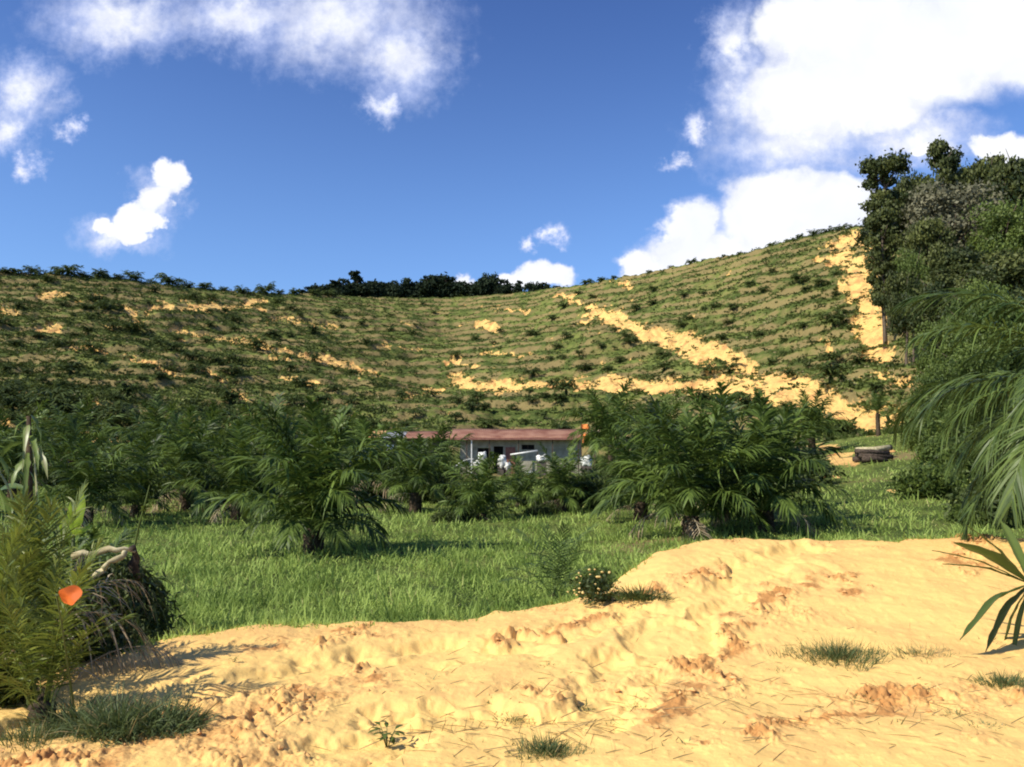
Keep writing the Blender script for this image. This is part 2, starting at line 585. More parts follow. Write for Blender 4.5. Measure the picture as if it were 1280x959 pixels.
M['wood_pale'] = simple_mat('pale_wood', (0.30, 0.25, 0.13), (0.55, 0.48, 0.28), 9, 0.85, 0.15, 0.02, (1, 1, 1))
M['wood_dark'] = simple_mat('dark_wood', (0.03, 0.024, 0.018), (0.13, 0.095, 0.07), 11, 0.9, 0.1, 0.03)
M['roof_red'] = simple_mat('rusted_red_roof', (0.20, 0.085, 0.055), (0.35, 0.19, 0.125), 0.5, 0.8, 0.15, 0.01, (1, 1, 1))
M['roof_grey'] = simple_mat('grey_roof_sheet', (0.24, 0.24, 0.25), (0.36, 0.36, 0.37), 1.5, 0.6, 0.3, 0.01)
M['roof_tan'] = simple_mat('tan_roof_sheet', (0.50, 0.24, 0.09), (0.62, 0.34, 0.15), 1.5, 0.7, 0.3, 0.01)
M['wall'] = simple_mat('grey_wall', (0.28, 0.26, 0.19), (0.44, 0.41, 0.31), 1.6, 0.9, 0.15, 0.01)
M['wall_dark'] = simple_mat('dark_boards', (0.07, 0.06, 0.05), (0.15, 0.12, 0.10), 2.5, 0.9, 0.1, 0.01)
M['opening'] = simple_mat('dark_interior', (0.012, 0.012, 0.012), (0.025, 0.022, 0.02), 2, 0.9, 0.1)
M['white'] = simple_mat('white_plastic', (0.62, 0.62, 0.56), (0.78, 0.78, 0.72), 3, 0.6, 0.3)
M['red_board'] = simple_mat('red_brown_board', (0.22, 0.09, 0.07), (0.30, 0.14, 0.10), 3, 0.8)
M['tarp'] = simple_mat('orange_tarp', (0.80, 0.20, 0.035), (0.88, 0.30, 0.07), 2, 0.6, 0.3, 0.02)
M['clod'] = simple_mat('earth_clod', (0.45, 0.22, 0.08), (0.70, 0.42, 0.16), 9, 0.95, 0.1, 0.02)

# ------------------------------------------------------------------ ground sheets
# bare earth on the hillside: where each patch lies, found by following the photograph's rays to the slope
SCARS = [
    # long lower cut
    (556, 478, 5, 575, 474, 9), (575, 474, 9, 610, 482, 8), (610, 482, 8, 700, 480, 6), (700, 480, 8, 780, 480, 10),
    (780, 480, 10, 850, 482, 11), (850, 482, 11, 930, 484, 18), (930, 484, 18, 985, 486, 28), (985, 486, 26, 1040, 498, 16),
    (1040, 498, 10, 1075, 520, 20), (1075, 520, 22, 1112, 520, 22), (1000, 500, 12, 1060, 515, 10),
    # upper cut
    (722, 402, 3, 745, 388, 6), (745, 388, 9, 765, 400, 9), (728, 398, 2, 742, 412, 3), (765, 402, 8, 800, 412, 9),
    (800, 414, 10, 850, 425, 16), (850, 425, 14, 900, 440, 12), (900, 440, 12, 940, 462, 12), (940, 462, 12, 960, 480, 14),
    (860, 440, 8, 900, 475, 10), (760, 385, 5, 780, 398, 5),
    # right scar by the forest
    (1035, 306, 6, 1080, 298, 13), (1040, 320, 8, 1078, 330, 17), (1074, 330, 16, 1084, 365, 17), (1052, 355, 12, 1082, 372, 19),
    (1084, 372, 18, 1098, 400, 26), (1080, 400, 20, 1096, 430, 24), (1060, 412, 5, 1085, 424, 12), (1028, 428, 4, 1046, 438, 6),
    (1100, 470, 8, 1135, 474, 8), (1020, 322, 4, 1050, 330, 4),
    # left hillside
    (155, 388, 5, 200, 384, 5), (200, 384, 4.5, 262, 382, 4.5), (300, 380, 5, 325, 376, 9), (262, 382, 4, 305, 384, 4), (170, 392, 6, 178, 402, 5),
    (205, 410, 4, 290, 424, 4.5), (290, 424, 4.5, 340, 436, 6), (340, 436, 7, 400, 446, 6.5), (400, 446, 6, 440, 460, 6.5),
    (440, 460, 6.5, 470, 471, 4.5), (332, 440, 2, 352, 462, 2), (255, 462, 3, 275, 474, 5), (285, 488, 4, 310, 500, 5),
    (88, 539, 9, 158, 549, 9), (20, 492, 7, 66, 496, 7), (50, 408, 5, 78, 412, 6), (0, 388, 6, 22, 391, 6), (55, 372, 4, 80, 366, 4),
    (592, 406, 5, 624, 410, 6), (702, 368, 4, 720, 375, 6), (775, 352, 4, 792, 356, 5), (560, 450, 4, 590, 456, 3),
    (0, 520, 5, 25, 540, 6),
    (90, 430, 2.5, 170, 446, 3), (170, 446, 3, 240, 470, 2.5), (330, 396, 2.5, 420, 408, 2.5), (120, 500, 3, 180, 512, 3), (350, 470, 2.5, 400, 484, 3),
    (470, 430, 2, 520, 436, 2.5), (500, 496, 2.5, 556, 486, 4), (400, 520, 3, 440, 524, 3), (600, 440, 2, 660, 444, 2), (620, 385, 2.5, 660, 390, 2.5),
    # foot of the slope, the trodden way on the right
    (1036, 576, 4, 1068, 577, 5), (1044, 626, 3, 1068, 627, 3), (1100, 610, 2, 1112, 612, 2), (465, 545, 4, 560, 546, 3),
    (1030, 596, 1.5, 1050, 597, 1.5), (1010, 560, 3, 1050, 558, 3),
]


def sheet(name, cols, Ys, mat, near, z_off=0.0):
    A, YY = np.meshgrid(cols, Ys)
    X = A * (YY + 1.5)
    Z = H(X, YY)
    ph = H.phase
    U, Vp = proj(X, YY, Z)
    if near:
        yy = np.maximum(YY, .5)
        a = np.clip(X / yy, -2.4, 2.4)
        Ye = smooth_interp(a, EA, EY) + fbm(X * 1.1, YY * 0.3, 61, 4) * 0.22
        soil = 1 - sstep(-0.15, 0.55, YY - Ye)
        rough, track = sand_masks(X, YY)
        tone = rough * 1.0 - track * 0.35 + 0.25 * sstep(-0.6, 0.0, YY - Ye) + 0.15
    else:
        jx = fbm(X / 7, YY / 7, 91, 5, .6) * 13
        jy = fbm(X / 7, YY / 7, 95, 5, .6) * 7
        soil = sstep(-0.45, 0.7, capsules(U + jx, Vp + jy, SCARS)) * (YY > 35)
        # small slips of bare earth on the terrace edges
        slip = fbm(X / 9, YY / 9, 131, 4) + .5 * fbm(X / 2.5, YY / 2.5, 137, 2)
        soil = np.maximum(soil, .62 * sstep(.62, .95, slip) * (YY > 95))
        # gullies bitten into bare earth
        Z = Z - np.where(YY > 80, sstep(.3, .62, soil), 0) * (.55 + np.abs(fbm(X / 3.7, YY / 7.5, 99, 4)) * 1.0)
        # how steep: risers of the terraces show drier, browner ground
        gy = np.abs(np.gradient(Z, axis=0) / np.maximum(np.gradient(YY, axis=0), 1e-3))
        tone = np.clip((gy - 0.25) * .8, 0, .5) + 1.15 * sstep(.56, .66, ph) * sstep(1.0, .85, ph) * sstep(-.45, .2, fbm(X / 11, YY / 11, 141, 3))
        if z_off:
            Z = Z - z_off * sstep(Ys[0] + 1.5, Ys[0], YY)
    nr, nc = X.shape
    V = np.stack([X, YY, Z], -1).reshape(-1, 3)
    i = (np.arange(nr - 1)[:, None] * nc + np.arange(nc - 1)[None, :]).ravel()
    F = np.stack([i, i + 1, i + nc + 1, i + nc], -1)
    me = mesh_np(name, V, F, mat, True, {'soil': soil.ravel(), 'tone': tone.ravel()})
    return tag(obj(name, me), kind='structure')


cols_near = np.concatenate([np.linspace(-2.2, -0.80, 50)[:-1], np.linspace(-0.80, 0.80, 1400), np.linspace(0.80, 2.2, 50)[1:]])
v_rows = np.linspace(1100, 660, 620)
Y_near = np.concatenate([np.linspace(-1.2, 2.8, 25), 1650.0 / (v_rows - 560)])
Y_near = Y_near[Y_near < 14.5]
Y_near = np.append(Y_near, 14.5)
sheet('sand_bank', cols_near, Y_near, M['sand'], True)
cols_mid = np.concatenate([np.linspace(-2.0, -0.78, 60)[:-1], np.linspace(-0.78, 0.78, 520), np.linspace(0.78, 2.0, 60)[1:]])
sheet('field_ground', cols_mid, np.geomspace(14.4, 62, 150), M['hill'], False, 0.03)
cols_far = np.concatenate([np.linspace(-1.8, -0.74, 90)[:-1], np.linspace(-0.74, 0.74, 950), np.linspace(0.74, 1.8, 90)[1:]])
Y_far = np.concatenate([np.linspace(61.5, 130, 170)[:-1], np.linspace(130, 400, 430), np.linspace(402, 700, 30)])
sheet('hillside', cols_far, Y_far, M['hill'], False, 0.03)
# ground behind the viewpoint
bx = np.array([[-60, -60, 1.28], [60, -60, 1.28], [60, -1.1, 1.28], [-60, -1.1, 1.28]])
tag(obj('sand_ground', mesh_np('sand_ground', bx, [[0, 1, 2, 3]], M['sand'], False, {'soil': [1] * 4, 'tone': [.2] * 4})), kind='structure')

# ------------------------------------------------------------------ plant geometry


def tube(pts, rad, n=6):
    """tapered tube as triangles"""
    pts = np.asarray(pts, float)
    m = len(pts)
    tan = np.gradient(pts, axis=0)
    tan /= np.linalg.norm(tan, axis=1)[:, None] + 1e-9
    ref = np.array([0.0, 0, 1]) if abs(tan[0, 2]) < 0.9 else np.array([1.0, 0, 0])
    s = np.cross(tan, ref)
    s /= np.linalg.norm(s, axis=1)[:, None] + 1e-9
    b = np.cross(s, tan)
    an = np.linspace(0, 2 * math.pi, n, endpoint=False)
    ring = (np.cos(an)[None, :, None] * s[:, None] + np.sin(an)[None, :, None] * b[:, None]) * np.asarray(rad, float)[:, None, None]
    V = (pts[:, None] + ring).reshape(-1, 3)
    F = []
    for i in range(m - 1):
        for j in range(n):
            a, c = i * n + j, i * n + (j + 1) % n
            F += [[a, c, c + n], [a, c + n, a + n]]
    for j in range(1, n - 1):
        F.append([0, j + 1, j])
        e = (m - 1) * n
        F.append([e, e + j, e + j + 1])
    return V, np.array(F)


def strips(base, direc, side, length, width, droop, nseg, prof, tints, fold=0.0):
    """many leaflets at once. all arrays (n,3)/(n,) ; returns V,F,T as triangles"""
    n = len(base)
    s = np.linspace(0, 1, nseg + 1)
    P = base[:, None] + direc[:, None] * (length[:, None] * s)[..., None]
    P[..., 2] -= (droop * length)[:, None] * s ** 2
    w = width[:, None] * prof(s)[None]
    L = P - side[:, None] * (w / 2)[..., None]
    Rr = P + side[:, None] * (w / 2)[..., None]
    V = np.stack([L, Rr], 2).reshape(-1, 3)
    k = 2 * (nseg + 1)
    f = []
    for i in range(nseg):
        a = 2 * i
        f += [[a, a + 1, a + 3], [a, a + 3, a + 2]]
    f = np.array(f)
    F = (np.arange(n)[:, None, None] * k + f[None]).reshape(-1, 3)
    T = np.repeat(tints, k)
    return V, F, T


def norm(v):
    return v / (np.linalg.norm(v, axis=-1, keepdims=True) + 1e-9)


def frond_mesh(name, mat, L=3.0, elev0=60, curl=80, n=34, leaf=0.62, lw=0.035, nseg=3, seed=0, petiole=0.18, fluff=0.35, ldroop=0.35,
               dry=0.0, ltint=0.45, rr=0.022, stiff=1.0):
    """one pinnate frond growing along +x, tip bending over"""
    rg = np.random.default_rng(seed)
    t = np.linspace(0, 1, 18)
    ang = np.radians(elev0 - curl * t ** 1.5)
    dx = np.cos(ang) * L / 17
    dz = np.sin(ang) * L / 17
    sway = rg.uniform(-.12, .12) * L
    pts = np.stack([np.cumsum(dx) - dx[0], sway * t ** 2, np.cumsum(dz) - dz[0]], -1)
    parts = []
    V, F = tube(pts, rr * (1.25 - t * 1.1) * (L / 3) ** .5, 5)
    parts.append((V, F, 0.95 + dry))
    tt = np.linspace(petiole, 0.995, n)
    tt = np.repeat(tt, 2) + rg.normal(0, 0.006, 2 * n)
    tt = np.clip(tt, 0.05, 1)
    sgn = np.tile([1.0, -1.0], n)
    base = np.stack([np.interp(tt, t, pts[:, i]) for i in range(3)], -1)
    tan = norm(np.gradient(pts, axis=0))
    tn = norm(np.stack([np.interp(tt, t, tan[:, i]) for i in range(3)], -1))
    sd = norm(np.cross(tn, np.array([0, 0, 1.0]) + 1e-4))
    up = np.cross(sd, tn)
    phi = np.radians(np.interp(tt, [0, .5, 1], [72, 58, 22]) + rg.normal(0, 6, len(tt)))
    lift = rg.normal(0.12, fluff, len(tt))
    d = norm(tn * np.cos(phi)[:, None] + sd * (sgn * np.sin(phi))[:, None] + up * (lift * np.sin(phi))[:, None])
    ln = leaf * np.interp(tt, [0, .2, .5, .8, 1], [.35, .8, 1.0, .85, .45]) * rg.uniform(.82, 1.12, len(tt))
    side = norm(np.cross(d, up + rg.normal(0, .35, d.shape)))
    V, F, T = strips(base, d, side, ln, np.full(len(tt), lw) * rg.uniform(.8, 1.2, len(tt)), ldroop * rg.uniform(.5, 1.5, len(tt)), nseg,
                     lambda s: np.interp(s, [0, .15, .55, 1], [.45, 1, .85, .04]), np.clip(rg.normal(ltint, .25, len(tt)), 0, 1) + dry)
    parts.append((V, F, T))
    V, F, T = cat_mesh(parts)
    return mesh_np(name, V, F, mat, False, {'tint': T})


def trunk_mesh(name, h, r, seed=0, lean=0.0):
    rg = np.random.default_rng(seed)
    n, m = 18, 16
    Z = np.linspace(-0.25, h, m)
    V = []
    for i, z in enumerate(Z):
        t = i / (m - 1)
        for j in range(n):
            a = 2 * math.pi * (j + 0.5 * (i % 2)) / n
            rad = r * (1.15 - .25 * t) * (1 + .22 * (((i + j) % 2)) + rg.normal(0, .05))
            if i == m - 1:
                rad *= .45
            V.append((rad * math.cos(a) + lean * t * t, rad * math.sin(a), z))
    F = []
    for i in range(m - 1):
        for j in range(n):
            a, b = i * n + j, i * n + (j + 1) % n
            F += [(a, b, b + n), (a, b + n, a + n)]
    V.append((lean, 0, h + .05))
    for j in range(n):
        F.append(((m - 1) * n + j, (m - 1) * n + (j + 1) % n, len(V) - 1))
    return mesh_np(name, np.array(V), np.array(F), M['palm_trunk'], True)


# frond families: upright, high, middle, low, hanging
def family(tagname, mat, L, leaf, lw, n, nseg, classes, per=2, **kw):
    out = []
    for ci, (e, c) in enumerate(classes):
        out.append([frond_mesh('frond', mat, L=L, elev0=e, curl=c, n=n, leaf=leaf, lw=lw, nseg=nseg, seed=ci * 10 + k + hash(L) % 97, **kw)
                    for k in range(per)])
    return out


CLS = [(85, 30), (77, 55), (67, 74), (53, 86), (33, 80)]
FAM = family('mid', M['palm'], 3.2, 0.86, 0.072, 42, 4, CLS, 3, fluff=.40, ldroop=.48)
FAM_NEAR = family('near', M['palm_near'], 4.2, 0.82, 0.037, 84, 5, [(78, 50), (62, 78), (46, 95), (30, 100), (8, 80)], 2, fluff=.35, ldroop=.55, rr=.03)
DRY = [frond_mesh('dry_frond', M['dry'], L=2.4, elev0=e, curl=c, n=30, leaf=.5, lw=.03, nseg=2, seed=s, fluff=.5, ldroop=.8) for (e, c, s) in
       ((20, 110, 1), (5, 70, 2))]
TRUNKS = {}


def palm(loc, size=1.0, n=30, trunk=0.5, label='', group=None, fam=None, classes=(0, 1, 2, 3, 4), weights=None, seed=0, name='oil_palm', tr=.24, dry=2,
         az=None, cat='palm', squash=1.0, low=.30):
    rg = random.Random(seed * 31 + 5)
    fam = fam or FAM
    root = empty(name, loc, rg.uniform(0, 6.28) if az is None else 0)
    tag(root, label, cat, group)
    key = (round(trunk, 1), tr)
    if key not in TRUNKS:
        TRUNKS[key] = trunk_mesh('trunk', max(trunk, .15), tr, len(TRUNKS))
    obj('trunk', TRUNKS[key], root)
    if fam is FAM:
        n = int(n * .78)
    for i in range(n):
        q = i / max(n - 1, 1)
        ci = classes[min(int(q * len(classes)), len(classes) - 1)]
        f = obj('frond', rg.choice(fam[ci]), root)
        a = (i * 2.39996 + rg.uniform(-.25, .25)) if az is None else rg.uniform(*az)
        s = size * rg.uniform(.82, 1.1) * (1.0 - low * max(0, q - .35) / .65)
        f.rotation_euler = (rg.uniform(-.12, .12), rg.uniform(-.12, .12), a)
        f.scale = (s, s, s * squash)
        f.location = (math.cos(a) * tr * .5, math.sin(a) * tr * .5, trunk - .08 * q)
    for i in range(dry):
        f = obj('dry_frond', rg.choice(DRY), root)
        f.rotation_euler = (rg.uniform(-.2, .2), rg.uniform(-.1, .2), rg.uniform(0, 6.28))
        f.scale = (size * .9,) * 3
        f.location = (0, 0, max(trunk - .15, .1))
    return root


# ---------------- broadleaf trees
def crown_mesh(name, mat, rx, rz, zc, nclump, nleaf, leaf, seed, shape='round', gap=0.0, tint0=0.45, centres=None):
    rg = np.random.default_rng(seed)
    if centres is None:
        c = norm(rg.normal(size=(nclump, 3))) * rg.uniform(.35, 1.0, (nclump, 1)) ** .5
        if shape == 'column':
            c[:, 2] = rg.uniform(-1, 1, nclump)
            c[:, :2] *= (1.05 - .35 * np.abs(c[:, 2:3]) ** 2)
        c = c * np.array([rx, rx, rz]) * .80
        c[:, 2] += zc
    else:
        c = centres
        nclump = len(c)
    cr = rx * rg.uniform(.16, .42, nclump)
    m = nclump * nleaf
    dirs = norm(rg.normal(size=(m, 3)))
    rad = rg.uniform(.25, 1.0, m) ** .45
    P = np.repeat(c, nleaf, 0) + dirs * (rad * np.repeat(cr, nleaf))[:, None] * np.array([1.25, 1.25, .7]) * rg.choice([.9, 1.0, 1.35], (m, 1), p=[.5, .35, .15])
    a = norm(rg.normal(size=(m, 3)) + dirs * .4)
    b = norm(np.cross(a, dirs + rg.normal(0, .5, (m, 3))))
    sz = leaf * rg.uniform(.6, 1.3, m)[:, None]
    V = np.stack([P - a * sz * .6, P - b * sz * .38, P + a * sz * .6, P + b * sz * .38], 1).reshape(-1, 3)
    F = np.arange(m * 4).reshape(-1, 4)
    T = np.repeat(np.clip(np.repeat(rg.normal(tint0, .25, nclump), nleaf) + rg.normal(0, .15, m), 0, 1), 4)
    return mesh_np(name, V, F, mat, False, {'tint': T})


def limbs_mesh(name, h, r, spread, seed, nl=7, mat=None):
    rg = np.random.default_rng(seed)
    parts = []
    z = np.linspace(-.6, h, 7)
    wob = np.stack([rg.normal(0, r * .5, 7), rg.normal(0, r * .5, 7)], -1)
    wob[:2] = 0
    P = np.column_stack([wob, z])
    V, F = tube(P, r * np.linspace(1.25, .3, 7), 7)
    parts.append((V, F, 0))
    for i in range(nl):
        q = rg.uniform(.35, .95)
        b = np.array([np.interp(q * h, z, P[:, k]) for k in range(3)])
        a = rg.uniform(0, 6.28)
        d = np.array([math.cos(a), math.sin(a), rg.uniform(.3, 1.0)]) * spread * rg.uniform(.5, .9)
        mid = b + d * .5 + np.array([0, 0, -.05 * spread])
        V, F = tube([b, mid, b + d], [r * .45, r * .28, r * .08], 5)
        parts.append((V, F, 0))
    V, F, T = cat_mesh(parts)
    return mesh_np(name, V, F, mat or M['bark'], True)


TREEKIND = {}


def tree_kind(key, mat, rx, rz, zc, ncl, nlf, leaf, h, r, seed, shape='round', tint0=.45):
    TREEKIND[key] = (limbs_mesh('trunk', h, r, rx * .9, seed), crown_mesh('crown', mat, rx, rz, zc, ncl, nlf, leaf, seed, shape, tint0=tint0))


tree_kind('col1', M['tree_dark'], 3.4, 9.0, 12.5, 60, 220, .38, 19, .35, 11, 'column', .35)
tree_kind('col2', M['tree_dark'], 3.0, 6.0, 9.5, 44, 200, .36, 14, .3, 12, 'column', .3)
tree_kind('round1', M['tree_dark'], 5.2, 5.0, 9.5, 56, 230, .38, 11, .35, 13, tint0=.4)
tree_kind('round2', M['tree_dark'], 4.6, 4.2, 7.5, 54, 230, .34, 9, .3, 14, tint0=.5)
tree_kind('grey', M['tree_grey'], 5.6, 6.0, 9.5, 64, 180, .36, 12, .4, 15, tint0=.55)
tree_kind('green', M['tree_green'], 4.0, 4.2, 6.0, 56, 260, .27, 8, .25, 16, tint0=.5)
tree_kind('green2', M['tree_green'], 4.4, 3.4, 4.6, 60, 280, .24, 6, .22, 17, tint0=.35)
tree_kind('ridge1', M['tree_ridge'], 3.6, 4.4, 6.4, 22, 70, .8, 8, .3, 18)
tree_kind('ridge2', M['tree_ridge'], 2.4, 5.0, 7.2, 18, 70, .8, 9, .28, 19, 'column')
tree_kind('ridge3', M['tree_ridge'], 4.4, 3.2, 5.4, 24, 70, .8, 7, .3, 20)


def tree(kind, loc, label, sx=1.0, sz=1.0, group=None, name='broadleaf_tree', cat='tree', rz=None):
    root = empty(name, loc, random.uniform(0, 6.28) if rz is None else rz)
    root.scale = (sx, sx, sz)
    tag(root, label, cat, group)
    tm, cm = TREEKIND[kind]
    obj('trunk', tm, root)
    obj('crown', cm, root)
    return root


# ------------------------------------------------------------------ hillside cover (nobody could count it)
def scatter_px(n, vfun_lo, vfun_hi, u0=-60, u1=1340):
    """points spread evenly over the slope as seen, found on the ground sheet"""
    # candidate points over the slope in world space, weighted so far ones are not too dense
    A = RNG.uniform((u0 - 640) / 1000, (u1 - 640) / 1000, n)
    q = RNG.uniform(0, 1, n)
    Yf, Yr = smooth_interp(A, CA, YF), smooth_interp(A, CA, YR)
    Y = Yf - 6 + (Yr + 4 - Yf + 6) * q ** 0.9
    X = A * Y
    return X, Y


def in_scar(X, Y, Z, grow=0.0):
    U, Vp = proj(X, Y, Z)
    jx = fbm(X / 7, Y / 7, 91, 5, .6) * 13
    jy = fbm(X / 7, Y / 7, 95, 5, .6) * 7
    return capsules(U + jx, Vp + jy, SCARS) > (0.0 - grow)


def scrub(name, X, Y, Z, hgt, tint0, nb, label):
    n = len(X)
    base = np.repeat(np.stack([X, Y, Z - .05], -1), nb, 0)
    hh = np.repeat(hgt, nb)
    m = n * nb
    a = RNG.uniform(0, 2 * math.pi, m)
    tilt = RNG.uniform(.5, 1.5, m)
    d = np.stack([np.cos(a) * np.sin(tilt), np.sin(a) * np.sin(tilt), np.cos(tilt)], -1)
    off = np.stack([np.cos(a), np.sin(a), np.zeros(m)], -1) * (hh * RNG.uniform(0, .55, m))[:, None]
    base = base + off
    sd = norm(np.cross(d, RNG.normal(size=(m, 3))))
    L = np.minimum(hh, .55) * RNG.uniform(.55, 1.1, m)
    base[:, 2] += np.maximum(hh - .5, 0) * RNG.uniform(0, .8, m)
    w = L * RNG.uniform(.5, .9, m)
    V = np.stack([base - sd * w[:, None] * .4, base + sd * w[:, None] * .4, base + d * (L * .55)[:, None] + sd * w[:, None] * .5,
                  base + d * L[:, None]], 1).reshape(-1, 3)
    i = np.arange(m) * 4
    F = np.concatenate([np.stack([i, i + 1, i + 2], -1), np.stack([i, i + 2, i + 3], -1)])
    T = np.repeat(np.clip(np.repeat(tint0, nb) + RNG.normal(0, .18, m), 0, 1.5), 4)
    me = mesh_np(name, V, F, M['scrub'], False, {'tint': T})
    return tag(obj(name, me), label, 'scrub', kind='stuff')


X, Y = scatter_px(75000, None, None)
Z = H(X, Y)
a_ = X / Y
left = sstep(-.05, -.2, a_)            # 1 on the left hillside
dens = .75 + .15 * left + .6 * fbm(X / 18, Y / 18, 201, 3)
ph0 = H.phase
keep = (RNG.uniform(0, 1, len(X)) < dens * (1 - .6 * sstep(.62, .7, ph0) * sstep(1.0, .9, ph0))) & (~in_scar(X, Y, Z, -.25) | (RNG.uniform(0, 1, len(X)) < .5 * sstep(.05, .5, fbm(X / 5, Y / 5, 231, 3))))
X, Y, Z, left = X[keep], Y[keep], Z[keep], left[keep]
ph = H.phase[keep]
big = fbm(X / 8, Y / 8, 221, 3) > (.58 - .26 * left)
hg = RNG.uniform(.25, .62, len(X)) * (1 + .45 * left) * np.where(big, RNG.uniform(1.0, 2.4, len(X)), 1) * (1 + 1.2 * (RNG.uniform(0, 1, len(X)) < .10))
t0 = .74 - .20 * left - .35 * sstep(.45, .62, ph) * sstep(.75, .62, ph) + .55 * fbm(X / 12, Y / 12, 207, 3) + .5 * fbm(X / 3, Y / 3, 209, 2) + np.where(RNG.uniform(0, 1, len(X)) < .12, .7, 0)
t0 = np.where(hg > .95, t0 - .38, t0)
scrub('hill_scrub', X, Y, Z, hg, t0, 12, 'low green and straw coloured scrub covering the terraced hillside')

# ------------------------------------------------------------------ young oil palms on the hillside
def young_palm_mesh(seed, n=20, L=2.6):
    rg = np.random.default_rng(seed)
    parts = []
    for i in range(n):
        a = i * 2.4 + rg.uniform(-.3, .3)
        e = math.radians(rg.uniform(15, 85))
        l = L * rg.uniform(.75, 1.1)
        t = np.linspace(0, 1, 6)
        an = e - math.radians(70) * t ** 1.4
        px = np.cumsum(np.cos(an)) * l / 6
        pz = np.cumsum(np.sin(an)) * l / 6 + .35
        C = np.stack([px * math.cos(a), px * math.sin(a), pz], -1)
        sd = np.array([-math.sin(a), math.cos(a), 0])
        tt = np.repeat(np.linspace(.12, .98, 9), 2)
        sg = np.tile([1., -1.], 9)
        B = np.stack([np.interp(tt, t, C[:, k]) for k in range(3)], -1)
        out = np.array([math.cos(a), math.sin(a), 0])
        D = norm(sd[None] * sg[:, None] * .8 + out[None] * .7 + np.array([0, 0, 1.]) * rg.normal(-.1, .35, (18, 1)))
        side = norm(np.cross(D, np.array([0, 0, 1.]) + rg.normal(0, .4, (18, 3))))
        V, F, T = strips(B, D, side, np.full(18, .62), np.full(18, .19), np.full(18, .3), 1, lambda s: np.array([1., .25]),
                         np.clip(rg.normal(.45, .25, 18), 0, 1))
        parts.append((V, F, T))
        V, F = tube(C, np.linspace(.04, .01, 6), 3)
        parts.append((V, F, .8))
    V, F = tube([(0, 0, -.4), (0, 0, .2), (0, 0, .5)], [.28, .25, .1], 7)
    parts.append((V, F, .0))
    V, F, T = cat_mesh(parts)
    return mesh_np('young_oil_palm', V, F, M['palm_far'], False, {'tint': T})


YP = [young_palm_mesh(s, n, L) for s, n, L in ((1, 28, 2.6), (2, 24, 2.4), (3, 32, 2.9), (4, 26, 2.2), (5, 22, 2.0))]
ZONES = {
    'left': ('dark young oil palm among scrub on the shaded left hillside', 'young oil palms on the left hillside'),
    'middle': ('small young oil palm on the terraces above the red roofed house', 'young oil palms on the middle slope'),
    'right': ('small young oil palm on the sunny right hillside terraces', 'young oil palms on the right hillside'),
    'sky': ('young oil palm standing on the skyline of the left ridge', 'young oil palms along the left skyline'),
    'skyr': ('low round palm on the skyline of the right hill', 'young palms along the right skyline'),
}


def hill_palm(p, s, zone, k):
    o = link(bpy.data.objects.new('young_oil_palm', YP[k % len(YP)]))
    o.location = p
    o.rotation_euler = (0, 0, random.uniform(0, 6.28))
    o.scale = (s, s, s * random.uniform(.85, 1.15))
    u_, v_ = proj(p.x, p.y, p.z)
    lab = ZONES[zone][0]
    if zone == 'left':
        side = 'far left' if u_ < 150 else ('inner left' if u_ > 290 else 'middle left')
        lab = ('dark young oil palm high on the %s slope near the skyline' if v_ < 395 else
               'dark young oil palm by the diagonal dirt track, %s slope' if v_ < 450 else
               'dark young oil palm midway down the %s slope below the dirt track' if v_ < 482 else
               'dark young oil palm at the bottom of the %s slope') % side
    elif zone == 'middle':
        side = 'left half' if u_ < 590 else 'right half'
        lab = ('small oil palm under the dark ridge trees, %s of middle slope' if v_ < 410 else
               'small oil palm between ridge and long cut, %s of middle slope' if v_ < 470 else
               'small oil palm below the long yellow cut, %s of middle slope') % side
    elif zone == 'right':
        side = 'left part' if u_ < 900 else 'part nearer the forest'
        lab = ('small palm above the upper yellow cut, %s of right hill' if v_ < 405 else
               'small palm beside the upper yellow cut, %s of right hill' if v_ < 465 else
               'small palm by the wide yellow cut, %s of right hill') % side
    elif zone == 'sky':
        lab = 'young oil palm on the skyline of the left ridge, ' + ('far left part' if u_ < 110 else 'middle part' if u_ < 260 else 'right part by the ridge trees')
    else:
        lab = 'low round palm on the right hill skyline, ' + ('lower end by the small cloud' if u_ < 850 else 'before the big white cloud' if u_ < 1000 else 'upper end by the forest')
    tag(o, lab, 'young palm', ZONES[zone][1])
    return o


cnt = 0
